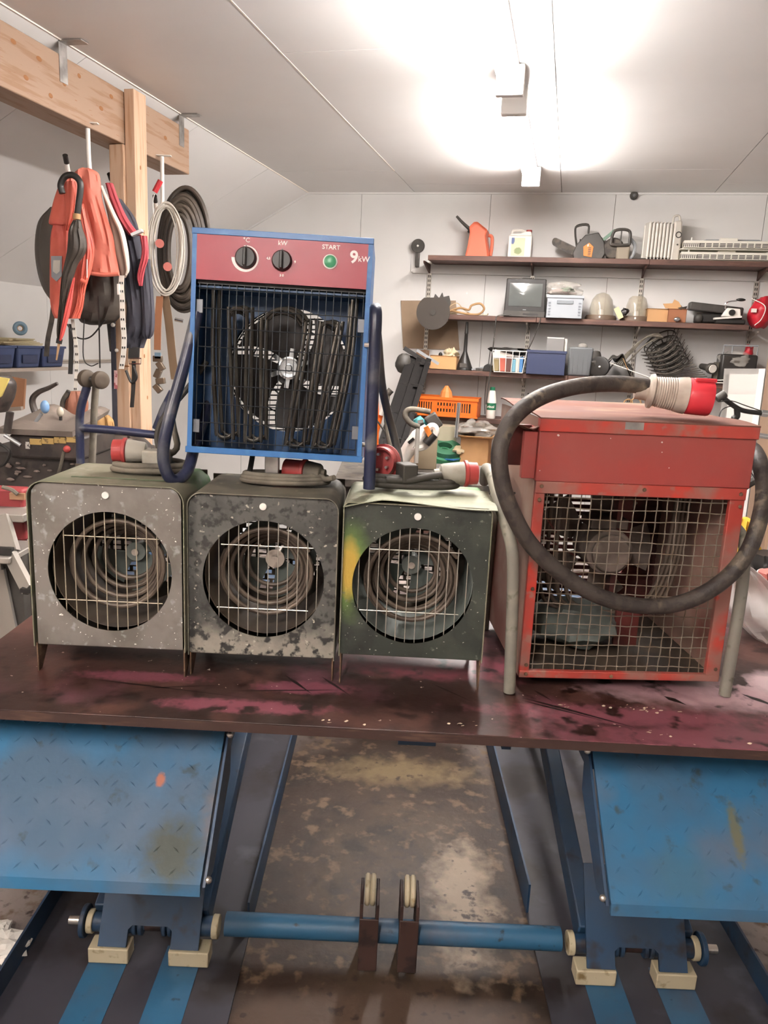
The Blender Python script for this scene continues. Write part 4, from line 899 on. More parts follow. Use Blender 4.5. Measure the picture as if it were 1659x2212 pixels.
panel_heater('lower of two white slatted panel heaters lying on the top shelf', 1460, 1655, 545, 560, ZS[0])
u = panel_heater('upper of two white slatted panel heaters, with grey wall brackets on it', 1466, 1657, 522, 540, ZS[0] + .072)
br = MB(); br.tube([(-.16, 0, .048), (-.11, 0, .072), (.22, 0, .072), (.25, 0, .05)], .006, 6, smooth=False); br.build('wall_bracket', m_grey, u)
o = room_thing('wall_socket', 'small black round socket with cable up by the ceiling above the radiator', 'socket', *PW(1369, 424, .0)[:2], PW(1369, 424, 0).z)
MB().lathe([(.026, -.002), (.028, -.02), (.02, -.035), (.001, -.035)], 24, (0, 0, 0), (0, 1, 0)).build('body', m_dark, o); MB().lathe([(.010, -.036), (.006, -.036)], 16, (0, 0, 0), (0, 1, 0)).build('ring', m_grey, o)
MB().tube([(.02, -.01, 0), (.12, -.006, .022), (.3, -.006, .025), (.6, -.006, .03)], .002, 5).build('wire', m_lampwhite, o); MB().tube([(-.02, -.01, 0), (-.1, -.006, .015), (-.2, -.006, .02)], .002, 5).build('wire', m_lampwhite, o)

# ---- second shelf
o = room_thing('hardboard_sheet', 'brown hardboard sheet hung flat on the wall behind the shelf ends', 'sheet', 0, WALL, 0)
q = [PW(865, 649, .02), PW(984, 649, .02), PW(992, 756, .02), PW(870, 752, .02)]
MB().prism([(p.x, p.z) for p in q], -.008, -.002).build('board', mc('hardboard', '8d7862', .7, layers=[('7f6c57', 'noise', 4, .5, .7)]), o)
o, w, h = S('round_guard', 'large dark round disc hanging at the left end of the second shelf', 'disc', 898, 970, 635, 711, .29, None)
b = MB(); pts = [(math.cos(t), math.sin(t)) for t in [rad(125) + rad(295) * i / 40 for i in range(41)]]; r0 = w / 2
b.prism([(p[0] * r0, r0 + p[1] * r0) for p in pts], -.008, 0); b.build('disc', mc('dark_disc', '3a342e', .6), o)
MB().cyl((0, -.014, r0), (0, -.006, r0), .02).build('hub', m_dark, o)
o, w, h = S('angle_motor', 'small black motor with chrome-ringed base and broken shroud on the second shelf', 'motor', 928, 970, 627, 677, .2, ZS[1])
MB().cyl((0, -.04, .05), (0, .05, .05), .05).build('housing', m_dark2, o, bevel=.006); b = MB(); b.prism([(-.05, .08), (-.03, .14), (.0, .11), (.02, .15), (.03, .12), (.07, .13), (.085, .08), (.07, .03), (.02, .10)], -.05, -.03); b.build('shroud', m_dark, o)
for z in (.012, .035): MB().tube([(-.03, -.05, z), (.03, -.05, z)], .005, 8, smooth=False).build('chrome_pin', m_chrome, o)
o, w, h = S('strap_bundle', 'tangled beige straps lying on the second shelf beside the dark motor', 'strap', 963, 1052, 653, 677, .16, ZS[1])
mb = mc('beige_strap', 'b8a07c', .8)
MB().strap([(-.16, 0, .01), (-.12, -.02, .06), (-.07, 0, .085), (-.02, .02, .04), (.04, 0, .012), (.10, 0, .01)], .022, .004, (0, 1, .1)).build('strap', mb, o)
MB().tube([(-.15, -.03, .012), (-.05, -.03, .05), (.02, -.04, .04), (.04, -.04, .07), (.10, -.04, .085), (.13, -.03, .05), (.09, -.02, .012), (.0, -.03, .012), (-.1, -.03, .03)], .008, 8).build('loop', mc('tan_cord', 'a3815a', .8), o)
MB().strap([(-.14, .02, .008), (-.02, .03, .02), (.08, 0, .012), (.15, -.02, .008), (.16, -.03, .02)], .03, .004, (0, 1, 0)).build('strap', mc('pale_strap', 'c9bd98', .8), o)
o, w, h = S('crt_television', 'small black CRT television with reflections on its screen on the second shelf', 'television', 1087, 1177, 600, 681, .26, ZS[1], rot=rad(3))
bz = MB(); bz.tbox((0, 0, 0), (w * .98, .05), (w * .94, .05), h * .97); bz.build('cabinet', m_black, o, bevel=.006)
MB().bx(-w * .46, w * .46, .0, .16, .01, h * .9).build('rear_shell', m_dark, o, bevel=.02)
b = MB()
def scr(u, v):
    x, z = (u - .5) * w * .78, h * .27 + v * h * .58; return (x, -.0275 - .006 * (1 - (2 * u - 1) ** 2) * (1 - (2 * v - 1) ** 2), z)
b.sheet(scr, 12, 10, .002); b.build('screen', mc('crt_glass', '565a58', .08, spec=.9), o)
MB().bx(-w * .49, w * .49, -.033, -.024, 0, h * .15).build('control_strip', m_dark, o, bevel=.003); MB().bx(-w * .03, w * .33, -.035, -.032, h * .05, h * .09).build('button_row', m_black, o); MB().bx(-w * .04, w * .04, -.0262, -.0255, h * .175, h * .19).build('badge', m_grey, o)
MB().bx(-w * .12, w * .12, .0, .06, h * .93, h * 1.0).build('carry_handle', m_dark, o, bevel=.01)
MB().tube([(-w * .3, -.03, .01), (-w * .62, -.05, .0), (-w * .66, -.06, -.05), (-w * .69, -.04, -.3), (-w * .75, -.04, -.62)], .004, 6).build('power_cord', m_dark, o)
MB().tube([(w * .4, -.03, .0), (w * .38, -.04, -.04), (w * .2, -.04, -.2), (-w * .1, -.04, -.33)], .004, 6).build('aerial_cord', m_dark, o)
def crate(o, w, h, d, mat, nlip=.018):
    b = MB(); t = .004; b.bx(-w / 2, w / 2, -d / 2, d / 2, 0, t)
    b.bx(-w / 2, w / 2, -d / 2, -d / 2 + t, 0, h).bx(-w / 2, w / 2, d / 2 - t, d / 2, 0, h).bx(-w / 2, -w / 2 + t, -d / 2, d / 2, 0, h).bx(w / 2 - t, w / 2, -d / 2, d / 2, 0, h); b.build('tub', mat, o, bevel=.001)
    r = MB(); r.bx(-w / 2 - .006, w / 2 + .006, -d / 2 - .006, -d / 2, h - nlip, h).bx(-w / 2 - .006, w / 2 + .006, d / 2, d / 2 + .006, h - nlip, h).bx(-w / 2 - .006, -w / 2, -d / 2, d / 2, h - nlip, h).bx(w / 2, w / 2 + .006, -d / 2, d / 2, h - nlip, h); r.build('rim', mat, o, bevel=.001)
o, w, h = S('storage_crate', 'light grey plastic crate with ribbed corners beside the television', 'crate', 1180, 1256, 640, 684, .22, ZS[1]); gc = mc('crate_grey', '9ba1a6', .5); crate(o, w, h, .2, gc)
rb = MB()
for s in (-1, 1):
    for k in range(5): rb.bx(s * w * .42 - .008, s * w * .42 + .008, -.105, -.1, h * (.12 + .13 * k), h * (.17 + .13 * k))
rb.build('corner_ribs', mc('crate_grey_dark', '777d82'), o, kind='stuff'); MB().bx(-w * .22, w * .24, -.106, -.1, h * .62, h * .78).build('grip', mc('crate_grey_dark', '777d82'), o, bevel=.003)
crc = o
def bag(name, label, c, r, seed, parent=None, mat=None, lump=.8):
    o = room_thing(name, label, 'plastic bag', c[0], c[1], c[2]); b = MB(); b.ball((0, 0, r[2]), r[0], r[1], r[2], 26, 16, lump, seed, 2.2); b.build('film', mat or m_clear, o); return o
c = PW(1216, 640, .22); o = bag('plastic_bag', 'crumpled clear plastic bag lying in the grey crate', (c.x, c.y, c.z - .01), (.11, .07, .05), 4); MB().ball((-.02, 0, .035), .09, .05, .022, 14, 8, .6, 3).build('contents', mc('pink_grey_rag', '8a7a74', .8), o); MB().ball((.02, 0, .05), .05, .04, .02, 14, 8, .6, 9).build('contents', mc('green_rag', '4a6a50', .8), o)
def dome(label, x0, x1, y0, y1, tall):
    o, w, h = S('dome_lamp', label, 'lamp', x0, x1, y0, y1, .14, ZS[1], 'clear dome lamps on the second shelf')
    MB().lathe([(w * .5, 0), (w * .5, .02), (w * .46, .035), (.001, .035)], 32).build('base_ring', mc('dome_base', '5a4a3c', .6), o)
    pr = [(w * .40, .034), (w * .38, h * .45), (w * .32, h * .75), (w * .2, h * .93), (w * .05, h), (.001, h)] if tall else [(w * .36, .034), (w * .33, h * .6), (w * .27, h * .86), (w * .18, h * .95), (.001, h * .95)]
    MB().lathe([(r, z) for r, z in pr], 32).build('dome', m_glass, o); MB().cyl((0, 0, .036), (0, 0, h * .4), .02).build('lamp_holder', m_white, o); MB().ball((-.01, -w * .46, .018), .01).build('clip_screw', m_white, o)
dome('taller smoked dome lamp with brown base beside the grey crate', 1263, 1332, 632, 687, True); dome('flatter smoked dome lamp on the second shelf near the third rail', 1338, 1408, 637, 690, False)
o, w, h = S('marker_packet', 'cream paper packet and black clips wedged between the two dome lamps', 'packet', 1325, 1345, 660, 688, .24, ZS[1])
MB().box((0, 0, h * .5), (.035, .01, .08), Matrix.Rotation(rad(-30), 3, 'Y')).build('packet', mc('cream_paper', 'cfc49a', .7), o); MB().ball((.04, .0, .06), .022, .015, .025, 10, 7, .7, 4).build('clip', m_black, o)
o, w, h = S('cardboard_box', 'low open cardboard box behind small things on the second shelf', 'box', 1395, 1447, 668, 690, .15, ZS[1]); crate(o, w, h, .16, m_card, .002)
o, w, h = S('torn_carton', 'torn brown carton with flaps sticking up, right of the dome lamps', 'carton', 1440, 1479, 668, 690, .2, ZS[1])
crate(o, w, h, .12, mc('carton_brown', '8a5a3e', .8), .002); MB().prism([(-.08, h), (-.10, h + .03), (-.04, h + .035), (-.03, h + .06), (.0, h + .045), (.03, h)], -.06, -.057).build('flap', m_card, o); MB().ball((0, -.075, .02), .022, .012, .016, 12, 8).build('bulb_glass', m_chrome, o); MB().ball((.02, -.03, h * .9), .04, .03, .03, 12, 8, .7, 2).build('contents', m_dark2, o)
o, w, h = S('tool_case', 'long black plastic tool case lying tilted on the second shelf', 'case', 1488, 1612, 648, 690, .12, ZS[1])
MB().box((-.02, .02, .105), (w * .95, .10, .055), Matrix.Rotation(rad(5), 3, 'Y')).build('case_body', m_dark, o, bevel=.01); MB().box((0, .0, .04), (w * .8, .12, .06), Matrix.Rotation(rad(-1), 3, 'Y')).build('lower_case', m_black, o, bevel=.01); MB().ball((-.13, -.06, .035), .03, .02, .03).build('round_knob', m_dark, o)
o, w, h = S('hand_sander', 'white and black hand tool with lever handle in front of the black case', 'tool', 1545, 1610, 645, 688, .25, ZS[1])
MB().bx(-w * .5, w * .5, -.03, .03, 0, .035).build('base', m_black, o, bevel=.01); MB().box((-.02, -.01, .042), (w * .9, .06, .012), Matrix.Rotation(rad(-6), 3, 'Y')).build('strip', m_paper, o); MB().prism([(-.06, .05), (.06, .05), (.05, .10), (-.03, .105)], -.03, .02).build('housing', m_white, o, bevel=.006)
MB().cyl((.0, -.04, .075), (.0, -.028, .075), .02).build('dial', m_black, o); MB().tube([(-.04, 0, .1), (-.035, 0, .14), (.03, 0, .155)], .005, 6).build('lever_rod', m_chrome, o); MB().ball((.05, 0, .16), .03, .012, .010).build('lever_grip', m_black, o)
o, w, h = S('red_bag', 'glossy red nylon bag with white piping at the right end of the second shelf', 'bag', 1614, 1664, 643, 704, .2, ZS[1] - .02)
MB().ball((0, 0, h * .5), w * .5, .09, h * .52, 24, 14, .25, 5, 1.8).build('body', mc('red_nylon', 'b02430', .4), o); MB().tube([(-.08, -.06, h * .95), (.0, -.10, h * .7), (-.01, -.10, h * .3), (-.04, -.07, .02)], .003, 6).build('piping', m_white, o); MB().bx(-.075, -.045, -.095, -.07, h * .5, h * .62).build('tag', m_paper, o)

# ---- third shelf
o, w, h = S('wooden_box', 'small open pine box with crumpled paper and a black knob on the third shelf', 'box', 931, 988, 768, 797, .22, ZS[2]); crate(o, w, h, .14, mc('pine_box', 'c69a6a', .7), .001)
MB().ball((.04, 0, h * 1.1), .05, .05, .04, 12, 8, 1.0, 6, 3).build('paper', mc('aged_paper', 'c9bb9c', .8), o, flatshade=True); MB().ball((-.03, -.02, h * 1.05), .015, .015, .018).build('knob', m_black, o)
o, w, h = S('funnel', 'black plastic funnel standing upside down with its long spout upwards', 'funnel', 984, 1021, 695, 797, .22, ZS[2])
MB().lathe([(w * .5, 0), (w * .5, .012), (w * .44, .03), (w * .14, h * .36), (w * .11, h * .4), (w * .09, h * .75), (w * .11, h * .76), (w * .07, h), (.001, h)], 24).build('cone', m_black, o); MB().bx(-w * .2, w * .2, -w * .5, -w * .4, .02, .05).build('catch', m_dark, o)
o, w, h = S('sanding_tool', 'grey handled scraper lying on the third shelf right of the funnel', 'tool', 1020, 1048, 787, 799, .24, ZS[2]); MB().beam((-.05, 0, .008), (.05, 0, .03), .03, .012).build('handle', m_grey, o); MB().bx(-.02, .04, -.02, .03, 0, .02).build('block', m_dark2, o)
o, w, h = S('rubber_block', 'small black rubber wedge in front of the white wire basket', 'block', 1044, 1066, 785, 801, .24, ZS[2]); MB().prism([(-.04, 0), (.045, 0), (.05, .03), (-.005, .055), (-.03, .04)], -.03, .03).build('wedge', m_black, o, bevel=.004)
o, w, h = S('wire_basket', 'white wire basket filled with bottles and packets on the third shelf', 'basket', 1064, 1136, 758, 803, .24, ZS[2]); mw = mc('white_wire', 'e0dcd4', .4); d = .2; b = MB()
for z, k in ((h, 1), (h * .68, .95), (.004, .84)): b.tube([(-w / 2 * k, -d / 2, z), (w / 2 * k, -d / 2, z), (w / 2 * k, d / 2, z), (-w / 2 * k, d / 2, z)], .0035, 6, closed=True, smooth=False)
for i in range(6):
    u = -1 + 2 * i / 5
    for y in (-d / 2, d / 2): b.cyl((u * w / 2, y, h), (u * w / 2 * .84, y, .004), .0028, n=6)
b.build('wire_frame', mw, o)
cs = [('8a7c58', -.09, .05), ('b05a4a', -.045, .045), ('5a3a34', .0, .05), ('6a9cae', .035, .03), ('c8c4ba', .06, .03), ('4a7cae', .085, .025)]
for i, (cc, x, ww) in enumerate(cs): MB().bx(x - ww / 2, x + ww / 2, -.08, .02, .006, h * (.62 + .06 * (i % 3))).build('packet', mc('basket_item_' + cc, cc, .5), o, bevel=.006)
MB().ball((.0, 0, h), .15, .09, .022, 16, 8, .7, 7, 2).build('dark_cloth', m_black, o); MB().box((-.05, -.06, h * .78), (.13, .01, .05), Matrix.Rotation(rad(14), 3, 'Y')).build('paper', m_paper, o)
o, w, h = S('storage_box', 'dark navy plastic storage box on the third shelf below the grey crate', 'box', 1137, 1219, 757, 807, .22, ZS[2]); crate(o, w, h, .22, mc('navy_plastic', '2a3350', .5)); nb = h
c = PW(1200, 757, .22); o = room_thing('ring_binder', 'grey ring binder standing in the navy box on the third shelf', 'binder', c.x, WALL - .22, ZS[2] + .006)
MB().bx(-.065, .055, -.03, .0, 0, nb + .085).build('cover', mc('binder_grey', '7c7a78', .5), o, bevel=.002); MB().bx(-.06, .075, .002, .02, .0, nb + .08).build('pages', m_paper, o); MB().bx(-.062, .052, -.031, .001, nb + .078, nb + .086).build('top_label', m_paper, o)
o, w, h = S('waste_bin', 'grey plastic bin with vertical ribs next to the navy box on the third shelf', 'bin', 1223, 1276, 750, 812, .2, ZS[2]); b = MB(); b.tbox((0, 0, 0), (w * .88, .15), (w, .17), h); b.build('tub', mc('bin_grey', '5d6062', .5), o, bevel=.012)
for k in range(4): MB().bx(-w * .32 + k * w * .2, -w * .28 + k * w * .2, -.086, -.07, .02, h * .92).build('rib', mc('bin_grey', '5d6062'), o)
MB().ball((.01, 0, h), .035, .03, .03, 12, 8).build('lump', mc('lump_grey', '8a8680'), o)
def loops(o, pts, mat, nm='ring'): pass
o, w, h = S('cable_reel', 'black cable reel with coiled lead beside the grey bin on the third shelf', 'reel', 1268, 1305, 768, 812, .26, ZS[2])
MB().lathe([(.06, -.02), (.07, -.018), (.07, -.01), (.03, -.01), (.03, .01), (.07, .01), (.07, .018), (.06, .02)], 24, (.02, 0, .072), (.3, 1, 0)).build('drum', m_black, o); MB().ball((.02, -.03, .072), .008).build('axle', m_white, o)
MB().ball((-.02, .04, .1), .07, .06, .08, 16, 10, .5, 8).build('cover', m_dark, o)
o, w, h = S('rubber_mat', 'crumpled black rubber mat with wavy edge on the third shelf', 'mat', 1298, 1362, 752, 800, .18, ZS[2])
b = MB(); b.sheet(lambda u, v: ((u - .5) * w * 1.1, (v - .5) * .18, .05 + .1 * math.sin(math.pi * u) * (1 - .2 * v) + .016 * math.sin(12 * u + 5 * v) + .010 * math.sin(22 * u)), 30, 10, .004); b.build('sheet', m_dark, o); b = MB(); b.sheet(lambda u, v: ((u - .45) * w * 1.0, (v - .6) * .14, .02 + .07 * math.sin(math.pi * u) + .012 * math.sin(15 * u + 2)), 24, 8, .004); b.build('fold', m_dark2, o)
# stack of wire fan guards / bicycle baskets, leaning
grp = 'dusty dark wire guards nested in a leaning stack on the third shelf'
def guard(i, xc, zc, R_, tilt, label):
    o = room_thing('wire_guard', label, 'guard', xc, WALL - .16, zc, 0, grp); o.matrix_basis = o.matrix_basis @ Matrix.Rotation(tilt, 4, 'Y') @ Matrix.Rotation(rad(18), 4, 'X')
    b = MB(); b.torus((0, 0, 0), (0, 0, 1), R_, .0045, 28, 6, .75); b.torus((0, 0, -.03), (0, 0, 1), R_ * .7, .003, 24, 5, .75); b.torus((0, 0, -.045), (0, 0, 1), R_ * .35, .003, 18, 5, .75); b.build('rings', m_dark2, o)
    s = MB()
    for k in range(14):
        a = 2 * math.pi * k / 14; ca, sa = math.cos(a), math.sin(a) * .75; s.tube([(R_ * ca, R_ * sa, 0), (R_ * .7 * ca, R_ * .7 * sa, -.03), (R_ * .3 * ca, R_ * .3 * sa, -.046), (.02 * ca, .02 * sa, -.048)], .0028, 5, k=2)
    s.build('spokes', m_dark2, o, kind='stuff'); MB().cyl((0, 0, -.05), (0, 0, -.044), .03, n=14).build('centre_disc', m_dark, o)
names = ['topmost and steepest', 'second from the top', 'third from the top', 'fourth from the top', 'fifth from the top', 'lowest']
for i in range(6):
    p = PW(1425 + 5 * i, 738 + 10 * i, .16); guard(i, p.x, p.z, .15, rad(-40 + 3 * i), names[i] + ' wire guard of the leaning dark stack on the third shelf')
p = PW(1400, 742, .2)
o = room_thing('cable_loops', 'loops of brown-grey cable hung over the left of the wire guard stack', 'cable', p.x, WALL - .22, p.z)
for k in range(4): MB().tube([(.06 + .01 * k, 0, .07 - .008 * k), (-.02, -.01, .04), (-.10 - .008 * k, 0, -.06), (-.16 - .012 * k, 0, -.15), (-.13, .01, -.14), (-.03, .0, -.02), (.04, .01, .03)], .0045, 6, closed=True, k=5).build('loop', m_rubber, o)
o, w, h = S('slat_bundle', 'bundle of thin dark slats lying under the wire guards on the third shelf', 'slats', 1420, 1545, 775, 812, .22, ZS[2])
for k in range(9):
    MB().beam((-w * .5 + .01 * k, -.04 + .01 * k, .012 + .005 * k), (w * .4 - .015 * k, .0, .028 + .013 * k), .012, .007).build('slat', m_dark2 if k % 3 else m_dark, o)
o, w, h = S('white_rods', 'pair of thin white rods lying across the third shelf under the cable loops', 'rods', 1315, 1410, 786, 814, .3, ZS[2])
MB().cyl((-w * .5, .03, h), (w * .5, 0, .01), .0035, n=6).build('rod', m_paper, o); MB().cyl((-w * .38, .03, h * .9), (w * .5, 0.012, .006), .003, n=6).build('rod', m_paper, o); MB().cyl((-w * .22, -.0, h * 1.35), (-w * .08, 0, h * .6), .003, n=6).build('rod', mc('tan_cord', 'a3815a'), o)
o, w, h = S('white_strips', 'flat white plastic strips sticking out at the right of the third shelf', 'strips', 1480, 1572, 802, 818, .27, ZS[2]); MB().beam((-w * .4, 0, .004), (w * .5, 0, .028), .05, .005).build('strip', m_white, o); MB().beam((-w * .42, -.01, .002), (w * .5, -.01, .006), .05, .006).build('strip', m_paper, o)
o, w, h = S('torch', 'black torch with a white lens lying on the slats, facing out', 'torch', 1508, 1548, 768, 802, .2, ZS[2] + .05)
MB().lathe([(.001, -.062), (.034, -.062), (.038, -.055), (.036, -.03), (.024, 0), (.02, .08), (.001, .08)], 24, (0, 0, .05), (-.4, 1, .1)).build('body', m_dark, o); MB().lathe([(.001, -.066), (.026, -.066), (.028, -.062), (.001, -.062)], 24, (0, 0, .05), (-.4, 1, .1)).build('lens', m_paper, o); MB().bx(.04, .07, -.02, .06, -.05, .09).build('back_block', m_rubber, o, bevel=.008)
o, w, h = S('plastic_wrapped_case', 'black case wrapped in clear film with a steel rack on top', 'case', 1546, 1622, 762, 832, .18, ZS[2]); MB().bx(-w / 2, w / 2, -.10, .10, 0, h * .95).build('case_body', m_black, o, bevel=.012); MB().ball((0, 0, h * .75), w * .52, .12, h * .3, 20, 12, .35, 5, 3).build('film', m_clear, o)
MB().tube([(-w * .45, -.05, h * .9), (-w * .45, -.05, h * 1.22), (w * .5, -.05, h * 1.24), (w * .5, -.05, h * .95)], .006, 6, smooth=False).tube([(-w * .2, -.05, h * .95), (-w * .2, -.05, h * 1.2)], .005, 6, smooth=False).build('steel_rack', m_grey, o); MB().ball((w * .3, 0, h * 1.0), .03, .03, .05, 12, 8, .5, 2).build('red_cloth', mc('red_nylon', 'b02430'), o)

# ---- lowest shelf
o, w, h = S('plastic_crate', 'bright orange slotted plastic crate on the lowest shelf', 'crate', 893, 1034, 856, 896, .24, ZS[3]); h = abs(h); d = .24; b = MB(); t = .004
b.bx(-w / 2, w / 2, -d / 2, d / 2, 0, t).bx(-w / 2, w / 2, d / 2 - t, d / 2, 0, h).bx(-w / 2, -w / 2 + t, -d / 2, d / 2, 0, h).bx(w / 2 - t, w / 2, -d / 2, d / 2, 0, h)
y0 = -d / 2; b.bx(-w / 2, w / 2, y0, y0 + t, 0, h * .25).bx(-w / 2, w / 2, y0, y0 + t, h * .72, h)
cols = [(-w / 2, -w * .38)] + [(-w * .38 + k * w * .036 + w * .018, -w * .38 + (k + 1) * w * .036) for k in range(6)] + [(-w * .164, -w * .12)] + [(.16 * w - w * .02 + k * w * .036, .16 * w + k * w * .036 - w * .002) for k in range(7)] + [(w * .40, w / 2)]
for a, e in cols: b.bx(a, e, y0, y0 + t, h * .25, h * .72)
for k in range(6): b.bx(-w * .12 + k * .045 * w, -w * .098 + k * .045 * w, y0, y0 + t, h * .25, h * .72)
b.bx(-w * .12, w * .14, y0, y0 + t, h * .42, h * .56); b.build('tub', m_orange2, o); r = MB(); r.bx(-w / 2 - .006, w / 2 + .006, y0 - .008, y0, h - .02, h).bx(-w / 2 - .006, w / 2 + .006, y0 - .005, y0, 0, .012); r.build('rim', m_orange2, o, bevel=.001)
MB().bx(-w * .45, w * .45, -d * .4, d * .4, t + .001, h * .75).build('contents', m_dark2, o)
o, w, h = S('scoop', 'orange shell-shaped plastic scoop sticking out of the orange crate', 'scoop', 947, 979, 833, 870, .22, ZS[3] + .006); MB().lathe([(w * .5, 0), (w * .5, h * .5), (w * .36, h * .8), (w * .1, h), (.001, h)], 10).build('shell', mc('scoop_orange', 'e08a4c', .5), o, flatshade=True)
o, w, h = S('bottle', 'white bottle with a dark green cap and green label on the lowest shelf', 'bottle', 1050, 1070, 836, 897, .26, ZS[3])
MB().lathe([(w * .46, 0), (w * .5, .006), (w * .5, h * .55), (w * .34, h * .86), (w * .26, h * .9)], 24).build('body', m_white, o, bevel=.001); MB().cyl((0, 0, h * .89), (0, 0, h), w * .27).build('cap', mc('green_cap', '1f6a4c'), o)
MB().lathe([(w * .505, h * .28), (w * .505, h * .50)], 24, close=True).build('label_band', mc('green_cap', '1f6a4c'), o)
tm_ = text('lettering', 'rinol', .026, o, m_white, (0, -w * .53, h * .385), bold=.0005)
MB().tube([(-.05, .08, h * .1), (-.06, .08, h * .8), (-.045, .08, h * 2.2)], .003, 6).build('string', m_dark, o)
o, w, h = S('tray', 'shallow black tray on the lowest shelf behind the red heater', 'tray', 1214, 1296, 848, 866, .2, ZS[3]); MB().tbox((0, 0, 0), (w * .9, .16), (w, .18), .05).build('tub', m_dark, o, bevel=.004); MB().tube([(-w * .3, 0, .05), (-w * .45, 0, .10), (-w * .5, 0, .15)], .01, 6).build('pipe', m_dark2, o)
o, w, h = S('glass_jar', 'round pale glass jar standing on the lowest shelf behind the red heater', 'jar', 1296, 1330, 842, 868, .22, ZS[3]); MB().lathe([(w * .45, 0), (w * .5, .02), (w * .48, .08), (w * .3, .11), (w * .3, .125), (.001, .125)], 24).build('jar', mc('pale_glass', 'a8a99c', .3), o)
o, w, h = S('sack', 'slumped grey-brown sack with a tan cord on the lowest shelf', 'sack', 1330, 1400, 838, 868, .2, ZS[3]); MB().ball((0, 0, .06), w * .5, .09, .08, 18, 10, .5, 3).build('body', m_dark2, o); MB().torus((0.02, -.08, .17), (.2, 1, 0), .035, .005).build('cord', mc('tan_cord', 'a3815a'), o); MB().torus((-.03, -.08, .165), (-.2, 1, .1), .03, .005).build('cord', mc('tan_cord', 'a3815a'), o)
o, w, h = S('steel_bar', 'thin dark bar leaning against the wall under the third shelf', 'bar', 1110, 1135, 820, 870, .1, ZS[3] - .03); MB().cyl((-.04, 0, 0), (.06, .0, .22), .006, n=8).build('bar', m_dark, o)
# ================================================================== LOW BACKGROUND, RIGHT AND MIDDLE
def WP(px_, py_, y): return PY(px_, py_, y)
def free(name, label, cat, px_, py_, y, group=None):
    p = PY(px_, py_, y); return thing(name, label, cat, p, 0, group)
def PV(y, *pts): return [PY(a, b, y) for a, b in pts]
# workbench below the shelves
o, w, h = S('workbench', 'wooden-topped workbench against the wall under the orange crate', 'workbench', 852, 1062, 998, 1004, .62); bz_ = PW(950, 1000, .62).z
o.location = RW(-.80, WALL - .34, 0)
MB().bx(-.5, .75, -.32, .32, bz_ - .035, bz_).build('bench_top', m_wood, o, bevel=.003)
for x in (-.46, .71):
    for y in (-.28, .28): MB().bx(x - .03, x + .03, y - .03, y + .03, 0, bz_ - .036).build('leg', m_dark2, o)
MB().bx(-.45, .7, -.27, .27, .25, .27).build('lower_shelf', m_shelf, o)
MB().bx(-.45, .7, -.30, -.29, bz_ - .13, bz_ - .04).build('drawer_front', m_paper, o)
BZ = bz_
o, w, h = S('cardboard_box', 'cardboard box with open top on the workbench under the orange crate', 'box', 996, 1056, 944, 1000, .5, BZ); crate(o, w, h, .2, m_card, .001)
fl = MB(); fl.add([(-w / 2, -.1, h), (w / 2, -.1, h), (w / 2 + .05, -.17, h - .03 + .05), (-w / 2 - .02, -.17, h + .02)], [(0, 1, 2, 3)]); fl.add([(w / 2, -.1, h), (w / 2, .1, h), (w / 2 + .08, .1, h + .07), (w / 2 + .08, -.1, h + .06)], [(0, 1, 2, 3)]); fo = fl.build('flap', m_card, o); fo.modifiers.new('t', 'SOLIDIFY').thickness = .003
ct = PW(1026, 944, .5); o = bag('plastic_bag', 'bulging clear plastic bag of parts on top of the cardboard box', (ct.x, ct.y, ct.z), (.13, .09, .055), 9); MB().ball((-.02, 0, .04), .10, .06, .035, 14, 8, .5, 3).build('contents', mc('dark_parts', '57504c', .6), o)
o, w, h = S('strap_roll', 'rolled green ratchet strap on the workbench left of the cardboard box', 'strap', 924, 994, 945, 992, .55, BZ)
for k, (ww, cc) in enumerate(((.13, '2c6a48'), (.12, '26583e'))): MB().lathe([(ww, 0), (ww, .04), (ww - .01, .045), (.05, .045), (.05, 0)], 28, (0, 0, .035 + .04 * k), (.15, -.35, 1)).build('roll', mc('green_webbing' + str(k), cc, .7), o)
MB().ball((.1, -.06, .1), .035, .03, .03, 12, 8, .8, 3).build('rag', mc('cream_rag', 'c0b090', .8), o)
o, w, h = S('magazine_stack', 'stack of white papers with a blue booklet on the workbench', 'papers', 905, 980, 975, 1000, .58, BZ)
MB().bx(-w * .4, w * .3, -.08, .1, 0, .03).build('paper_pile', m_paper, o); MB().box((-.02, -.02, .042), (.16, .14, .02), Matrix.Rotation(rad(14), 3, 'Z')).build('white_box', m_white, o, bevel=.002); MB().box((.10, -.04, .036), (.12, .12, .006), Matrix.Rotation(rad(-20), 3, 'Z')).build('blue_booklet', mc('blue_cover', '2f6ab0', .4), o)
o, w, h = S('masking_drum', 'beige round drum on the workbench behind the green strap roll', 'drum', 915, 992, 918, 948, .4, BZ + .001); MB().cyl((0, 0, 0), (0, 0, h), .11).build('drum', mc('drum_beige', 'a39c86', .6), o)
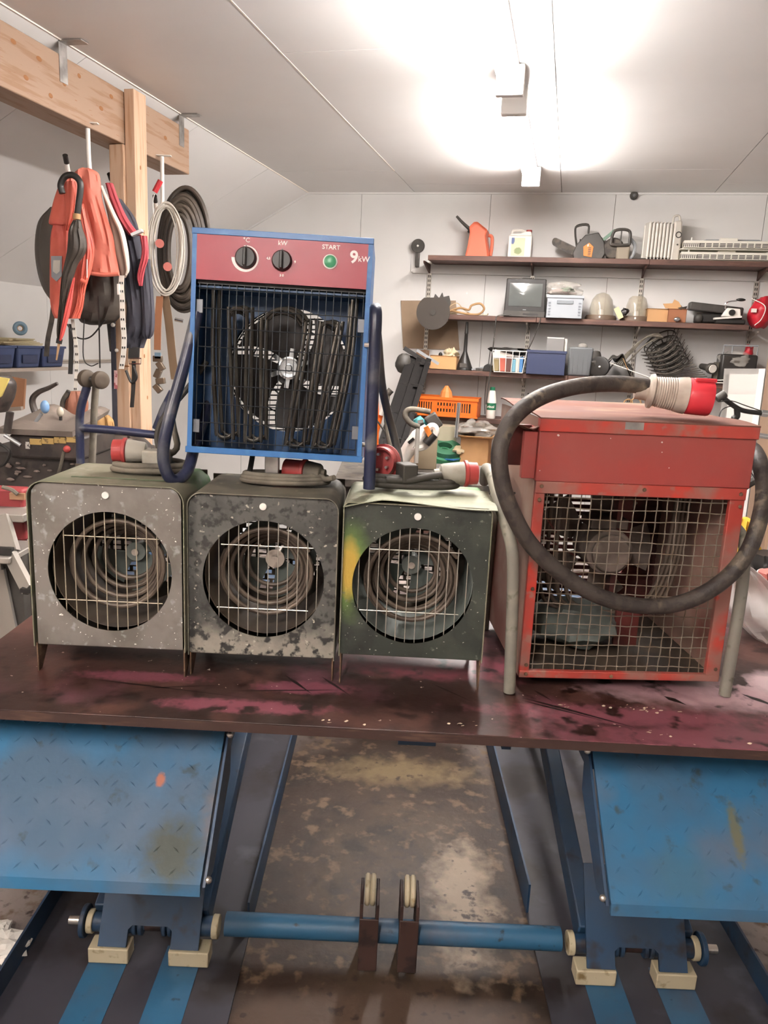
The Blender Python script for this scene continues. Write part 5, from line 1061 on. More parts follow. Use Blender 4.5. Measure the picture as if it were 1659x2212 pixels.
# things standing nearer, on trestle behind the heaters: reciprocating tools
Yt = 3.4
tt = free('trestle_table', 'low grey trestle table behind the fan heaters, hidden under tools', 'table', 900, 1010, Yt); tz = tt.location.z - .03
tt.location = (tt.location.x, Yt + .1, 0)
MB().bx(-.35, .35, -.32, .25, tz - .03, tz).build('top', m_dark2, tt)
for x in (-.3, .3):
    for y in (-.2, .2): MB().bx(x - .02, x + .02, y - .02, y + .02, 0, tz - .031).build('leg', m_dark2, tt)
o = free('garden_blower', 'white cordless blower with an orange label leaning against the bench', 'blower', 880, 1005, Yt)
q = PV(Yt, (868, 1000), (880, 975), (905, 945), (925, 925)); MB().tube(q, [.035, .04, .05, .03], 14, flat=.8).build('body', m_white, o, world=True)
q = PV(Yt - .03, (892, 965), (915, 940), (930, 922), (940, 925), (938, 942), (915, 965)); MB().tube(q, .016, 8, closed=True).build('handle_shell', m_white, o, world=True)
q = PV(Yt - .055, (920, 935), (930, 930)); MB().beam(q[0], q[1], .02, .05).build('orange_label', mc('saw_orange', 'd07a34'), o, world=True)
q = PV(Yt - .05, (920, 958), (938, 938)); MB().tube(q, .02, 10, smooth=False).build('black_grip', m_black, o, world=True)
q = PV(Yt - .045, (882, 957), (894, 947)); MB().beam(q[0], q[1], .01, .012).build('vent', m_black, o, world=True)
q_ = PY(925, 935, Yt + .16); o = thing('carton', 'plain beige carton on the trestle table under the teal power tool', 'box', (q_.x, Yt + .2, tz + .0005)); MB().bx(-.045, .045, -.06, .06, 0, q_.z - tz).build('carton_body', mc('carton_beige', '8a7c66', .8), o, bevel=.003); MB().bx(-.045, .045, -.012, .012, q_.z - tz, q_.z - tz + .001).build('tape', m_card, o)
o = free('circular_saw', 'teal power tool with a black battery lying above the white blower', 'power tool', 915, 925, Yt + .1)
q = PV(Yt + .2, (900, 903), (915, 925), (932, 918)); MB().tube(q, [.02, .04, .035], 12).build('body', mc('teal_plastic', '3f8a8c', .45), o, world=True)
q = PV(Yt + .18, (925, 918), (948, 903)); MB().beam(q[0], q[1], .07, .07).build('battery', m_dark, o, world=True, bevel=.006)
q = PV(Yt + .15, (903, 915), (915, 912)); MB().tube(q, .014, 8, smooth=False).build('trigger', m_dark, o, world=True)
o = free('bent_pipe', 'grey hooked pipe standing up in front of the teal power tool', 'pipe', 900, 1005, Yt - .12)
q = PV(Yt - .12, (906, 922), (888, 915), (876, 900), (878, 888), (892, 884), (930, 890)); MB().tube(q, .012, 10).build('pipe', m_rubber, o, world=True)
q = PV(Yt - .12, (903, 920), (899, 1000)); MB().tube(q, .010, 10, smooth=False).build('upright', mc('grey_steel', 'a09c94', .5), o, world=True)
o = free('chrome_tube', 'straight chrome tube sticking up behind the green strap roll', 'tube', 987, 940, 5.0); q = PV(5.0, (992, 870), (985, 945)); MB().cyl(q[0], q[1], .012).build('tube', m_chrome, o, world=True)
m_mattblack = M('matt_black', '1d1b1a', .8, spec=.2)
# black slotted rail leaning on the wall
o = free('folding_rack', 'tall black slotted steel rack leaning against the wall left of the shelving', 'rack', 850, 960, 5.0); A_, B_ = PY(905, 775, 5.55), PY(845, 985, 4.7)
dz = (B_ - A_); sdv = Vector((1, -.2, 0)).normalized()
for k in (-.07, .0, .07): MB().beam(A_ + sdv * k, B_ + sdv * (k - .02), .036, .03, (0, 1, 0)).build('rail', m_mattblack, o, world=True)
MB().beam(A_ + Vector((0, .02, 0)), B_ + Vector((0, .02, 0)), .14, .008, (0, 1, 0)).build('back_plate', m_mattblack, o, world=True)
for k in (.05, .3, .6, .85): p = A_ + dz * k; MB().beam(p - sdv * .09, p + sdv * .09, .02, .03, (0, 1, 0)).build('rung', m_black, o, world=True)
p = A_ + dz * .06 - sdv * .10; MB().ball(p, .06, .05, .07, 14, 10, .2, 3).build('tension_box', m_dark, o, world=True)
p = A_ + sdv * .0; MB().beam(p + Vector((-.11, 0, .07)), p + Vector((.05, 0, -.02)), .03, .03).build('grip', m_black, o, world=True); MB().beam(p + Vector((-.02, -.02, .06)), p + Vector((.14, -.02, -.03)), .02, .02).build('clamp_bar', m_grey, o, world=True)
# orange and white bow saw frame + grey pole + red tool behind the blue heater
o = free('bow_saw', 'orange and white tube bow saw leaning behind the blue heater', 'saw', 820, 960, 3.3)
q = PV(3.3, (787, 835), (800, 832), (812, 850), (814, 930), (812, 1006)); MB().tube(q, .009, 8).build('orange_frame', m_orange2, o, world=True)
q = PV(3.3, (812, 940), (822, 900), (834, 866)); MB().tube(q, .010, 8, smooth=False).build('orange_tube', m_orange2, o, world=True); q = PV(3.29, (823, 897), (831, 872)); MB().tube(q, .0105, 8, smooth=False).build('white_band', m_white, o, world=True)
o = free('grey_hose', 'dusty grey handle tube curving down behind the right leg of the blue heater', 'tube', 850, 990, 3.25); q = PV(3.25, (838, 850), (845, 842)); MB().cyl(q[0], q[1], .014).build('end_grip', m_dark2, o, world=True)
MB().tube(PV(3.25, (838, 850), (834, 900), (842, 960), (850, 1004)), .010, 8).build('tube', m_rubber, o, world=True); q = PV(3.25, (812, 905), (832, 935), (850, 975), (862, 990)); MB().tube(q, .004, 6).build('wire', m_dark, o, world=True)
o = free('red_tool', 'red tool housing with black lead seen between the blue heater and its leg', 'tool', 800, 960, 3.35); q = PV(3.35, (788, 915), (792, 960), (800, 1002)); MB().tube(q, [.03, .045, .02], 10, flat=.7).build('body', m_plugred, o, world=True)
q = PV(3.31, (784, 900), (790, 908), (796, 925)); MB().tube(q, .008, 6).build('lead', m_black, o, world=True)
# radial wooden tray right of shelving: dark heap next to heater (handlebar side)
# white framed panel
o = free('framed_panel', 'white framed cabinet door leaning upright behind the red heater', 'door panel', 1590, 1115, 3.6)
tl, tr_, bl_, br_2 = PY(1566, 797, 3.75), PY(1655, 797, 3.62), PY(1540, 1120, 3.60), PY(1612, 1120, 3.45)
def panel(mb, a, b, c, d, n): mb.add([a, b, c, d, a + n, b + n, c + n, d + n], [(0, 1, 2, 3), (7, 6, 5, 4), (0, 4, 5, 1), (1, 5, 6, 2), (2, 6, 7, 3), (3, 7, 4, 0)])
n = (tr_ - tl).cross(bl_ - tl).normalized() * -.018
b = MB(); panel(b, tl, tr_, br_2, bl_, n * .5); b.build('panel', mc('panel_white', 'a5a19b', .5), o, world=True)
ax_ = (tr_ - tl); ay_ = (bl_ - tl); fw = .028; un, vn = ax_.normalized() * fw, ay_.normalized() * fw
for a, b_, c_, d_ in ((tl, tr_, tr_ + vn, tl + vn), (bl_, br_2, br_2 - vn, bl_ - vn), (tl, bl_, bl_ + un, tl + un), (tr_, br_2, br_2 - un, tr_ - un)):
    b = MB(); panel(b, a - n * .4, b_ - n * .4, c_ - n * .4, d_ - n * .4, n * .9); b.build('frame_rail', mc('panel_frame', 'b9b5b0', .5), o, world=True, bevel=.001)
# bicycle
o = free('bicycle', 'black bicycle handlebar and chrome parts behind the right edge of the red heater', 'bicycle', 1600, 1300, 3.1); o.location.z = 0
MB().tube(PV(3.1, (1552, 852), (1565, 862), (1590, 880), (1610, 888), (1650, 893)), .010, 10).build('handlebar', m_black, o, world=True)
MB().cyl(*PV(3.1, (1548, 862), (1566, 850)), .016).build('grip', m_dark, o, world=True); MB().cyl(*PV(3.1, (1643, 892), (1657, 894)), .014).build('bar_end', m_chrome, o, world=True)
MB().tube(PV(3.1, (1592, 882), (1592, 900), (1584, 912), (1590, 1000), (1600, 1200)), .012, 10).build('stem', m_black, o, world=True)
MB().tube(PV(3.08, (1552, 868), (1580, 866), (1610, 876), (1645, 888)), .0022, 6).build('brake_cable', m_black, o, world=True); MB().tube(PV(3.08, (1552, 905), (1560, 885), (1580, 878), (1598, 886)), .0022, 6).build('brake_cable', m_black, o, world=True)
MB().cyl(*PV(3.0, (1625, 938), (1700, 950)), .010).build('chrome_stay', m_chrome, o, world=True)
for k in range(3): MB().cyl(*PV(2.9 + .03 * k, (1618 + 8 * k, 1010 + 6 * k), (1662 + 8 * k, 1085)), .006).build('fork_blade', m_chrome if k != 1 else m_black, o, world=True)
MB().torus(PY(1720, 1180, 3.05), (.3, 1, 0), .32, .018, 40, 8).build('wheel', m_rubberd, o, world=True)
# shelf post, boxes at far right
o = room_thing('shelf_upright', 'pale wooden upright at the right end of the wall shelving', 'post', 1.33, WALL - .35, 0)
MB().bx(-.07, .07, -.02, .02, .0, 1.95).build('board', mc('upright_wood', 'a8907c', .6), o); MB().bx(.07, .09, -.03, .02, .0, 1.95).build('edge_strip', m_woodv, o)
o = room_thing('storage_rack', 'brown open rack with boxes at the right edge behind the white door panel', 'rack', 1.82, WALL - .55, 0)
for x in (-.33, .5): MB().bx(x, x + .04, -.2, .2, 0, 1.75).build('side', m_shelf, o)
for z in (.3, .75, 1.05, 1.35, 1.7): MB().bx(-.33, .54, -.2, .2, z - .03, z).build('rack_shelf', m_shelf, o)
for i, (z, c_) in enumerate(((.75, 'c08a4c'), (1.05, '9a6a44'), (1.35, 'b02430'), (.3, '6a4a38'))):
    q = room_thing('carton', ['ochre', 'brown', 'red', 'dark brown'][i] + ' carton on the rack at the right edge', 'box', 1.62, WALL - .55, z + .0005); MB().bx(-.14, .2, -.16, .14, 0, .2).build('carton_body', mc('carton_' + c_, c_, .7), q, bevel=.003); MB().bx(-.14, .2, -.162, -.16, .09, .11).build('tape', m_card, q)
# bags on the right
def drape(rows, y, bulge, fold=.0, n=28, seed=0, k=5, freq=3.0, yrow=None):
    """closed flattened tube through rows (px_left, px_right, py[, dy]); returns verts, faces in world space"""
    P = [Vector((r[0], r[1], r[2])) for r in rows]; dy = [r[3] if len(r) > 3 else 0 for r in rows]; Pc = catmull(P, k); D = [v.x for v in catmull([Vector((d, 0, 0)) for d in dy], k)]
    vs = []; fs = []
    for i, p in enumerate(Pc):
        yy = y + D[i]; a, b = PY(p.x, p.z, yy), PY(p.y, p.z, yy); c = (a + b) / 2; hw = (b - a).length / 2; ax = (b - a).normalized(); bl2 = min(bulge, hw * .9)
        for j in range(n):
            t = 2 * math.pi * j / n; f = fold * noise.noise(Vector((math.cos(t) * freq, math.sin(t) * freq, i * .12 + seed))) if fold else 0
            f2 = fold * .22 * math.sin(5 * math.cos(t) * freq * .5 + i * .1 + seed) if fold else 0
            vs.append(c + ax * (hw * math.cos(t)) + Vector((0, 1, 0)) * (bl2 * math.sin(t) + (f + f2) * (1 if math.sin(t) < 0 else .3)))
    m = len(Pc)
    for i in range(m - 1):
        for j in range(n): fs.append((i * n + j, i * n + (j + 1) % n, (i + 1) * n + (j + 1) % n, (i + 1) * n + j))
    fs.append(tuple(range(n - 1, -1, -1))); fs.append(tuple((m - 1) * n + j for j in range(n))); return vs, fs
def DR(o, name, mat, rows, y, bulge, **k): return MB().add(*drape(rows, y, bulge, **k)).build(name, mat, o, world=True)
o = free('yellow_bag', 'crumpled yellow bag with dark print behind the red heater', 'bag', 1610, 1235, 3.0)
DR(o, 'body', mc('yellow_film', 'd8b040', .5, layers=[('5a4424', 'noise', 9, .62, .68), ('e6cc7a', 'noise', 4, .5, .7)]), [(1603, 1618, 1118), (1592, 1630, 1145), (1585, 1636, 1180), (1588, 1640, 1215), (1595, 1625, 1236)], 3.0, .10, fold=.05, seed=2)
o = free('clear_bag', 'large translucent plastic bag lying on the right rear corner of the board', 'plastic bag', 1640, 1330, 2.0)
m_film2 = M('milky_film', 'e4dcd8', .3, alpha=.55, spec=.7, layers=[('f4f0ee', 'noise', 7, .5, .65)])
DR(o, 'film', m_film2, [(1590, 1600, 1212), (1580, 1630, 1230), (1578, 1668, 1265), (1572, 1710, 1310, -.02), (1600, 1730, 1350, -.04), (1635, 1735, 1385, -.06), (1665, 1725, 1415, -.08)], 1.98, .09, fold=.05, seed=5)
DR(o, 'contents', mc('pink_cloth', 'b0645c', .8), [(1640, 1700, 1235), (1640, 1720, 1270), (1650, 1710, 1300)], 2.05, .05, fold=.02)
o = free('black_bag', 'black sack with a small white ring behind the yellow bag', 'sack', 1650, 1250, 2.9); DR(o, 'body', m_black, [(1630, 1700, 1195), (1622, 1720, 1225), (1640, 1720, 1262)], 2.9, .12, fold=.04, seed=8); MB().torus(PY(1645, 1240, 2.76), (0, 1, 0), .016, .006).build('ring', m_white, o, world=True)
# ================================================================== LEFT SIDE: HANGING THINGS AND MACHINE
YH = 3.38
m_whiterod = M('white_hook_rod', 'e4e0d8', .35)
m_org = M('orange_nylon', 'c8604e', .55, layers=[('bc5046', 'noise', 7, .5, .7)]); m_org2 = M('salmon_vest', 'c4705e', .65, layers=[('b86452', 'noise', 6, .5, .65)])
m_navyc = M('navy_cloth', '3a3a42', .8, layers=[('2e2e38', 'noise', 7, .45, .65)]); m_blackc = M('dark_cloth', '3b352f', .75, layers=[('4a423a', 'noise', 6, .5, .7)]); m_redc = M('red_cloth', 'a84048', .7)
m_umb = M('umbrella_black', '3a332c', .6); m_web = M('printed_webbing', 'dad5cb', .7)
def hook(label, top, bottom, curl, tip, y):
    q = PY(*top, y); o = thing('hanging_hook', label, 'hook', q, 0, 'white steel hooks screwed under the beam')
    a, b = PY(*top, y), PY(*bottom, y); c = [PY(*p, y - .03 * (i + 1)) for i, p in enumerate(curl)]
    MB().tube([a, a * .4 + b * .6, b] + c, .0095, 10).build('rod', m_whiterod, o, world=True); d = (c[-1] - c[-2]).normalized()
    MB().cyl(c[-1], c[-1] + d * .035, .0105).build('rubber_tip', m_black, o, world=True); MB().box(a + Vector((0, 0, .004)), (.09, .025, .004)).build('mounting_plate', m_whiterod, o, world=True)
hook('white hook under the beam carrying the orange vest and umbrella', (189, 268), (193, 380), [(175, 400), (158, 392), (148, 372), (144, 352)], None, 3.50)
hook('short white hook with black tip between the jackets and the post', (262, 300), (262, 390), [(255, 405), (244, 400), (240, 388)], None, 3.9)
hook('white hook under the beam end carrying the cable coils', (350, 338), (351, 440), [(347, 455), (338, 450), (336, 436)], None, 4.03)
# black bag behind
o = free('helmet_bag', 'black rounded bag hanging behind the orange vest', 'bag', 110, 450, YH + .25); DR(o, 'body', mc('black_nylon', '4c463f', .5), [(110, 130, 448), (86, 150, 480), (78, 160, 530), (82, 160, 580), (95, 165, 625), (120, 170, 660)], YH + .22, .10, fold=.01); 
MB().strap(PV(YH + .2, (118, 640), (112, 690), (104, 730), (100, 770)), .022, .003, (1, .3, 0)).build('strap', m_dark2, o, world=True)
# black jacket below
o = free('dark_jacket', 'dark brown-black jacket hanging low behind the orange vest', 'jacket', 220, 590, YH + .12); DR(o, 'body', m_blackc, [(170, 262, 560), (168, 266, 600), (166, 270, 640), (170, 262, 675), (176, 246, 695), (195, 215, 702)], YH + .14, .09, fold=.025, seed=3)
MB().strap(PV(YH + .05, (212, 640), (214, 700), (216, 795)), .006, .002, (1, 0, 0)).build('cord', m_black, o, world=True)
MB().tube(PV(YH + .02, (182, 690), (180, 770), (195, 790), (212, 785)), .0025, 6).build('drawstring', m_black, o, world=True)
MB().tube(PV(YH + .08, (145, 700), (165, 728), (195, 728), (228, 690)), .0035, 6).build('wire_loop', m_black, o, world=True)
# salmon vest (large)
o = free('life_vest', 'salmon orange foam vest with a white-edged side hanging from the hook', 'vest', 200, 370, YH)
DR(o, 'front_panel', m_org2, [(176, 196, 364), (162, 212, 374), (163, 217, 395), (168, 220, 430), (175, 232, 470), (182, 244, 510), (188, 250, 550), (191, 257, 585), (192, 257, 592)], YH, .035, fold=.012, seed=1)
MB().tube(PV(YH - .036, (192, 590), (225, 594), (257, 592)), .008, 8).build('hem', m_org2, o, world=True)
MB().tube(PV(YH + .01, (219, 402), (228, 425), (246, 465), (262, 500), (271, 540), (276, 580), (272, 594)), [.010, .012, .016, .018, .018, .012, .006], 8, flat=.6).build('white_piping', mc('off_white_foam', 'cfc6b8', .7), o, world=True)
DR(o, 'side_panel', mc('grey_lining', '8f7d70', .7), [(222, 232, 420), (236, 255, 480), (246, 268, 540), (258, 276, 585), (262, 272, 600)], YH + .03, .03)
def webbing(o, pts, y, w_=.022, dark=True):
    P = PV(y, *pts); MB().strap(P, w_, .002, (1, 0, 0)).build('webbing', m_web, o, world=True); C_ = catmull(P, 6); b = MB(); acc = 0
    for i in range(1, len(C_) - 1):
        acc += (C_[i] - C_[i - 1]).length
        if acc > .030:
            acc = 0; 
            for s in (-1, 1): b.box(C_[i] + Vector((s * w_ * .22, -.002, 0)), (w_ * .22, .0012, .009))
    b.build('printed_squares', m_black, o, world=True, kind='stuff')
webbing(o, [(263, 595), (262, 620), (264, 650), (265, 690), (268, 730), (266, 770), (262, 797)], YH - .01)
MB().box(PY(256, 625, YH - .015), (.012, .006, .045)).build('buckle', m_white, o, world=True, bevel=.002)
webbing(o, [(157, 690), (162, 730), (166, 765), (165, 800), (163, 840), (156, 870)], YH - .02, .016)
# nylon orange vest with badge
o = free('orange_jacket', 'bright orange nylon jacket with a grey shield badge on its sleeve', 'jacket', 150, 380, YH - .08)
DR(o, 'sleeve', m_org, [(135, 165, 385), (122, 166, 420), (112, 162, 455), (107, 160, 482), (118, 158, 488)], YH - .07, .035, fold=.012, seed=5)
DR(o, 'body', m_org, [(120, 168, 470), (112, 176, 500), (108, 178, 540), (107, 180, 590), (108, 176, 640), (112, 174, 670), (120, 172, 688)], YH - .06, .035, fold=.014, seed=8)
DR(o, 'collar', m_org, [(142, 164, 392), (140, 168, 420), (143, 160, 470), (143, 147, 498)], YH - .11, .012, fold=.006, seed=2)
DR(o, 'right_flap', m_org, [(170, 180, 440), (172, 186, 470), (176, 195, 500), (180, 202, 540), (176, 198, 580), (172, 186, 620), (166, 180, 660), (152, 172, 688)], YH - .09, .02, fold=.010, seed=6)
b = MB(); q = [PY(a, c, YH - .105) for a, c in ((110, 553), (133, 553), (133, 596), (122, 608), (111, 598))]; b.add(q + [p + Vector((0, .004, 0)) for p in q], [(0, 1, 2, 3, 4), (9, 8, 7, 6, 5)] + [(i, (i + 1) % 5, (i + 1) % 5 + 5, i + 5) for i in range(5)]); b.build('badge', mc('badge_grey', '8a8c90', .5), o, world=True)
b = MB(); q = [PY(a, c, YH - .1075) for a, c in ((115, 562), (130, 562), (129, 586), (122, 592), (114, 586))]; b.add(q, [(0, 1, 2, 3, 4)]); b.build('badge_inset', mc('badge_light', 'c4bfb6', .5), o, world=True)
MB().cyl(PY(175, 605, YH - .12), PY(187, 612, YH - .12), .009).build('toggle', m_org, o, world=True)
MB().tube(PV(YH - .11, (188, 560), (188, 600)), .002, 6, smooth=False).build('cord', m_white, o, world=True)
# umbrella
o = free('umbrella', 'furled black and red umbrella hanging by its curved black handle', 'umbrella', 165, 400, YH - .16); yu = YH - .16
MB().tube(PV(yu, (135, 418), (131, 400), (140, 382), (155, 378), (168, 386), (174, 402), (170, 440), (167, 462)), .0125, 12).build('crook_handle', m_black, o, world=True)
MB().tube(PV(yu, (166, 462), (166, 474)), .015, 10, smooth=False).build('tan_ferrule', mc('tan_cord', 'a3815a'), o, world=True)
DR(o, 'furled_canopy', m_umb, [(160, 174, 476), (150, 178, 495), (148, 186, 520), (146, 184, 545), (140, 168, 570), (134, 158, 600), (130, 146, 640), (126, 138, 680), (123, 134, 715), (125, 132, 738)], yu, .03, fold=.012, seed=4)
DR(o, 'red_panel', m_redc if False else mc('umbrella_red', 'c8504a', .6), [(158, 162, 600), (150, 158, 630), (142, 154, 660), (136, 147, 690), (130, 139, 720), (128, 132, 736)], yu - .012, .018, fold=.004)
MB().cyl(PY(128, 738, yu), PY(122, 778, yu), .006, .003).build('tip', mc('brass_tip', 'd0a880', .3, metal=.6), o, world=True); MB().cyl(PY(129, 732, yu), PY(127, 742, yu), .012).build('tip_cap', m_black, o, world=True)
# navy coat with red shoulder
o = free('work_coat', 'navy work coat with a red yoke and white reflective band beside the post', 'coat', 270, 400, YH + .18); yc_ = YH + .2
DR(o, 'body', m_navyc, [(232, 262, 430), (240, 290, 470), (250, 302, 510), (262, 312, 560), (270, 322, 620), (274, 330, 670), (272, 332, 710), (272, 318, 730), (274, 310, 752)], yc_, .07, fold=.02, seed=7)
DR(o, 'sleeve', m_navyc, [(300, 324, 560), (304, 330, 620), (306, 334, 680), (306, 332, 718), (312, 324, 732)], yc_ - .04, .04, fold=.008, seed=9)
DR(o, 'red_yoke', m_redc, [(228, 244, 396), (238, 256, 430), (252, 272, 465), (266, 288, 490), (278, 305, 508)], yc_ - .06, .03, fold=.006)
MB().beam(PY(285, 508, yc_ - .10), PY(308, 498, yc_ - .10), .012, .028, (0, 1, 0)).build('reflective_band', mc('reflective', 'cfd2d2', .4), o, world=True)
DR(o, 'red_sleeve', m_redc, [(302, 318, 510), (306, 321, 540), (304, 320, 560), (300, 314, 580), (296, 310, 600), (300, 308, 618)], yc_ - .07, .02, fold=.006, seed=2)
MB().strap(PV(yc_ - .03, (290, 750), (289, 775)), .05, .01, (1, 0, 0)).build('belt_end', m_black, o, world=True)
q = [PY(278, 774, yc_ - .04), PY(305, 774, yc_ - .04), PY(304, 786, yc_ - .04), PY(279, 786, yc_ - .04)]; MB().tube(q, .003, 6, closed=True, smooth=False).build('buckle', m_chrome, o, world=True)
MB().strap(PV(yc_ - .03, (289, 780), (289, 820), (285, 880)), .018, .003, (1, 0, 0)).build('strap', m_black, o, world=True); MB().tube(PV(yc_ - .04, (288, 790), (295, 815), (284, 826), (272, 800)), .006, 6).build('loop', m_black, o, world=True)
# black strap tail
o = free('black_strap', 'short black strap with a slanted end hanging below the orange jacket', 'strap', 155, 730, YH + .1); MB().strap(PV(YH + .1, (153, 700), (154, 760), (152, 808)), .020, .003, (1, 0, 0), smooth=False).build('band', m_black, o, world=True)
# coils by the post
o = free('hose_coil', 'large thick coil of black hose hanging behind the white rope coil', 'hose coil', 385, 410, 4.06); yb = 4.06
m_hose = M('black_hose', '3f3831', .45, layers=[('544b42', 'noise', 8, .5, .7)])
for k in range(17):
    rr = random.Random(k); cx, cy = 386 + rr.uniform(-3, 3) + k * .8, 540 + rr.uniform(-6, 6); rx, ry = 24 + k * 1.9, 78 + k * 3.4; q = [PY(cx + rx * math.cos(t), cy + ry * math.sin(t), yb + .02 * (k % 3) + .006 * k) for t in [2 * math.pi * i / 14 for i in range(14)]]
    MB().tube(q, .0115, 8, closed=True, k=4).build('hose_turn', m_hose, o, world=True)
for c_ in ((345, 526), (362, 576)): MB().cyl(PY(*c_, yb - .12), PY(*c_, yb - .04), .021).build('red_end', mc('salmon_cap', 'b86a60', .6), o, world=True)
o = free('rope_coil', 'coil of thin white rope hanging from the rightmost hook', 'rope', 350, 450, 3.98)
for k in range(8):
    rr = random.Random(k + 20); cx, cy = 357 + rr.uniform(-4, 4), 535 + rr.uniform(-3, 5); rx, ry = 26 + k * 1.8 + rr.uniform(-2, 2), 90 + k * 1.6
    q = [PY(cx + rx * math.cos(t), cy + ry * math.sin(t) * (1 if math.sin(t) > 0 else .98), 3.97 + .008 * math.sin(3 * t + k) - .003 * k) for t in [2 * math.pi * i / 12 for i in range(12)]]
    MB().tube(q, .0036, 6, closed=True, k=4).build('rope_turn', mc('white_rope', 'c9c4ba', .7), o, world=True)
o = free('red_handle_tool', 'tool with a glossy red handle on a thin line beside the white hook', 'tool', 340, 400, 3.9); MB().cyl(PY(334, 415, 3.9), PY(347, 390, 3.9), .013).build('grip', mc('gloss_red', 'b0343a', .25), o, world=True); MB().tube(PV(3.9, (334, 417), (330, 440), (333, 470)), .002, 5).build('line', m_white, o, world=True)
o = free('ratchet_straps', 'brown webbing and ratchet straps hanging right of the post', 'strap', 345, 640, 3.95)
MB().strap(PV(3.95, (345, 640), (341, 700), (340, 756)), .034, .004, (1, 0, 0)).build('tan_webbing', mc('tan_webbing', '9a6a4c', .8), o, world=True)
MB().strap(PV(3.98, (355, 630), (365, 700), (372, 770), (378, 820)), .040, .005, (1, 0, 0)).build('brown_webbing', mc('brown_webbing', '6f5a44', .8), o, world=True)
b = MB(); [b.box(PY(341 + (k % 2) * 6, 775 + k * 16, 3.93), (.045, .03, .03), Matrix.Rotation(k, 3, 'Y')) for k in range(5)]; b.build('ratchet', mc('rusty_steel', '6a5c4e', .4, metal=.5), o, world=True, bevel=.003, kind='stuff')
MB().box(PY(341, 768, 3.92), (.03, .01, .03)).build('blue_tape', mc('blue_tape', '6f8898', .7), o, world=True); MB().cyl(PY(378, 690, 3.9), PY(396, 694, 3.9), .009).build('chrome_bolt', m_chrome, o, world=True)
o = free('roof_rack', 'dark navy padded bar with a warning label hanging left of the post', 'bar', 245, 700, 3.75); MB().beam(PY(245, 690, 3.75), PY(250, 925, 3.75), .024, .024, (0, 1, 0)).build('bar', m_navyc, o, world=True, bevel=.003)
MB().beam(PY(239, 690, 3.76), PY(246, 760, 3.76), .035, .03, (0, 1, 0)).build('pad', m_dark, o, world=True, bevel=.006); MB().ball(PY(244, 702, 3.73), .01).build('rivet', m_white, o, world=True); MB().ball(PY(252, 757, 3.73), .009).build('rivet', m_white, o, world=True)
MB().beam(PY(250, 800, 3.735), PY(250, 840, 3.735), .016, .002, (0, 1, 0)).build('label_sheet', mc('pink_label', 'd8b4b0', .6, layers=[('a85a5e', 'noise', 60, .5, .55)]), o, world=True)
MB().tube(PV(3.8, (262, 790), (262, 850), (268, 925)), .008, 8).build('stay', m_black, o, world=True)
# wall shelf with blue bins at the left
yl = 4.6
o = free('wall_shelf', 'shelf on the left wall carrying blue bins and papers', 'shelf', 60, 800, yl)
A_, B_ = PX(-40, 800, -3.3), PX(141, 790, -3.3)
o.matrix_basis = Matrix.Translation(RW(-3.54, 0, 0)) @ Matrix.Rotation(-AR, 4, 'Z'); z_ = (A_.z + B_.z) / 2
MB().bx(.003, .26, A_.y - .5, B_.y, z_ - .02, z_).build('board', mc('pale_shelf', 'a89c90', .6), o)
nb_ = 5
for i in range(nb_):
    y = B_.y - .13 - i * .24; q = room_thing('storage_bin', ['rearmost', 'second', 'third', 'fourth', 'nearest'][i] + ' dark blue bin in the row on the left wall shelf', 'bin', -3.40, y, z_ + .0005, 0, 'dark blue bins on the left wall shelf')
    b = MB(); b.tbox((0, 0, 0), (.20, .20), (.24, .225), .13); b.build('tub', mc('bin_blue', '3a4668', .5), q, bevel=.01); MB().bx(.10, .125, -.115, .115, .12, .135).build('lip', mc('bin_blue', '3a4668'), q, bevel=.003); MB().bx(.112, .118, -.07, .07, .03, .08).build('label_slot', mc('bin_blue_dark', '2b3350'), q)
q = room_thing('paper_stack', 'loose stack of yellowed papers on top of the blue bins', 'papers', -3.4, B_.y - .45, z_ + .137)
for k in range(6): MB().box((.01 * (k % 3), .02 * (k % 2), .004 + .007 * k), (.2, .45 - .03 * k, .006), Matrix.Rotation(.06 * k, 3, 'Z')).build('sheet', mc('yellowed_paper', 'b5a888', .8), q)
q = room_thing('red_box', 'small red box on the blue bins at the left edge', 'box', -3.4, B_.y - 1.0, z_ + .137); MB().bx(-.08, .1, -.1, .1, 0, .08).build('box_body', mc('dull_red', '9a4a48', .6), q, bevel=.004); MB().bx(-.082, .102, -.102, .102, .078, .084).build('lid', mc('dull_red', '9a4a48'), q)
q = room_thing('tape_roll', 'roll of blue-grey tape standing on the papers', 'tape', -3.4, B_.y - .3, z_ + .21); MB().torus((0, 0, .03), (.7, -.7, 0), .03, .014).build('roll', mc('blue_tape', '6f8898'), q); MB().torus((0, 0, .03), (.7, -.7, 0), .017, .004).build('core', m_card, q)
wr = room_thing('wall_rail', 'thin grey rail fixed along the left wall below the blue bins', 'rail', -3.54, 3.9, 0); zz = PX(200, 780, -3.53).z; MB().bx(.001, .015, -2.5, 1.9, zz - .012, zz + .012).build('rail', mc('rail_grey', 'b0a69a', .6), wr); MB().bx(.015, .018, -2.5, 1.9, zz - .003, zz + .003).build('groove', m_joint, wr)

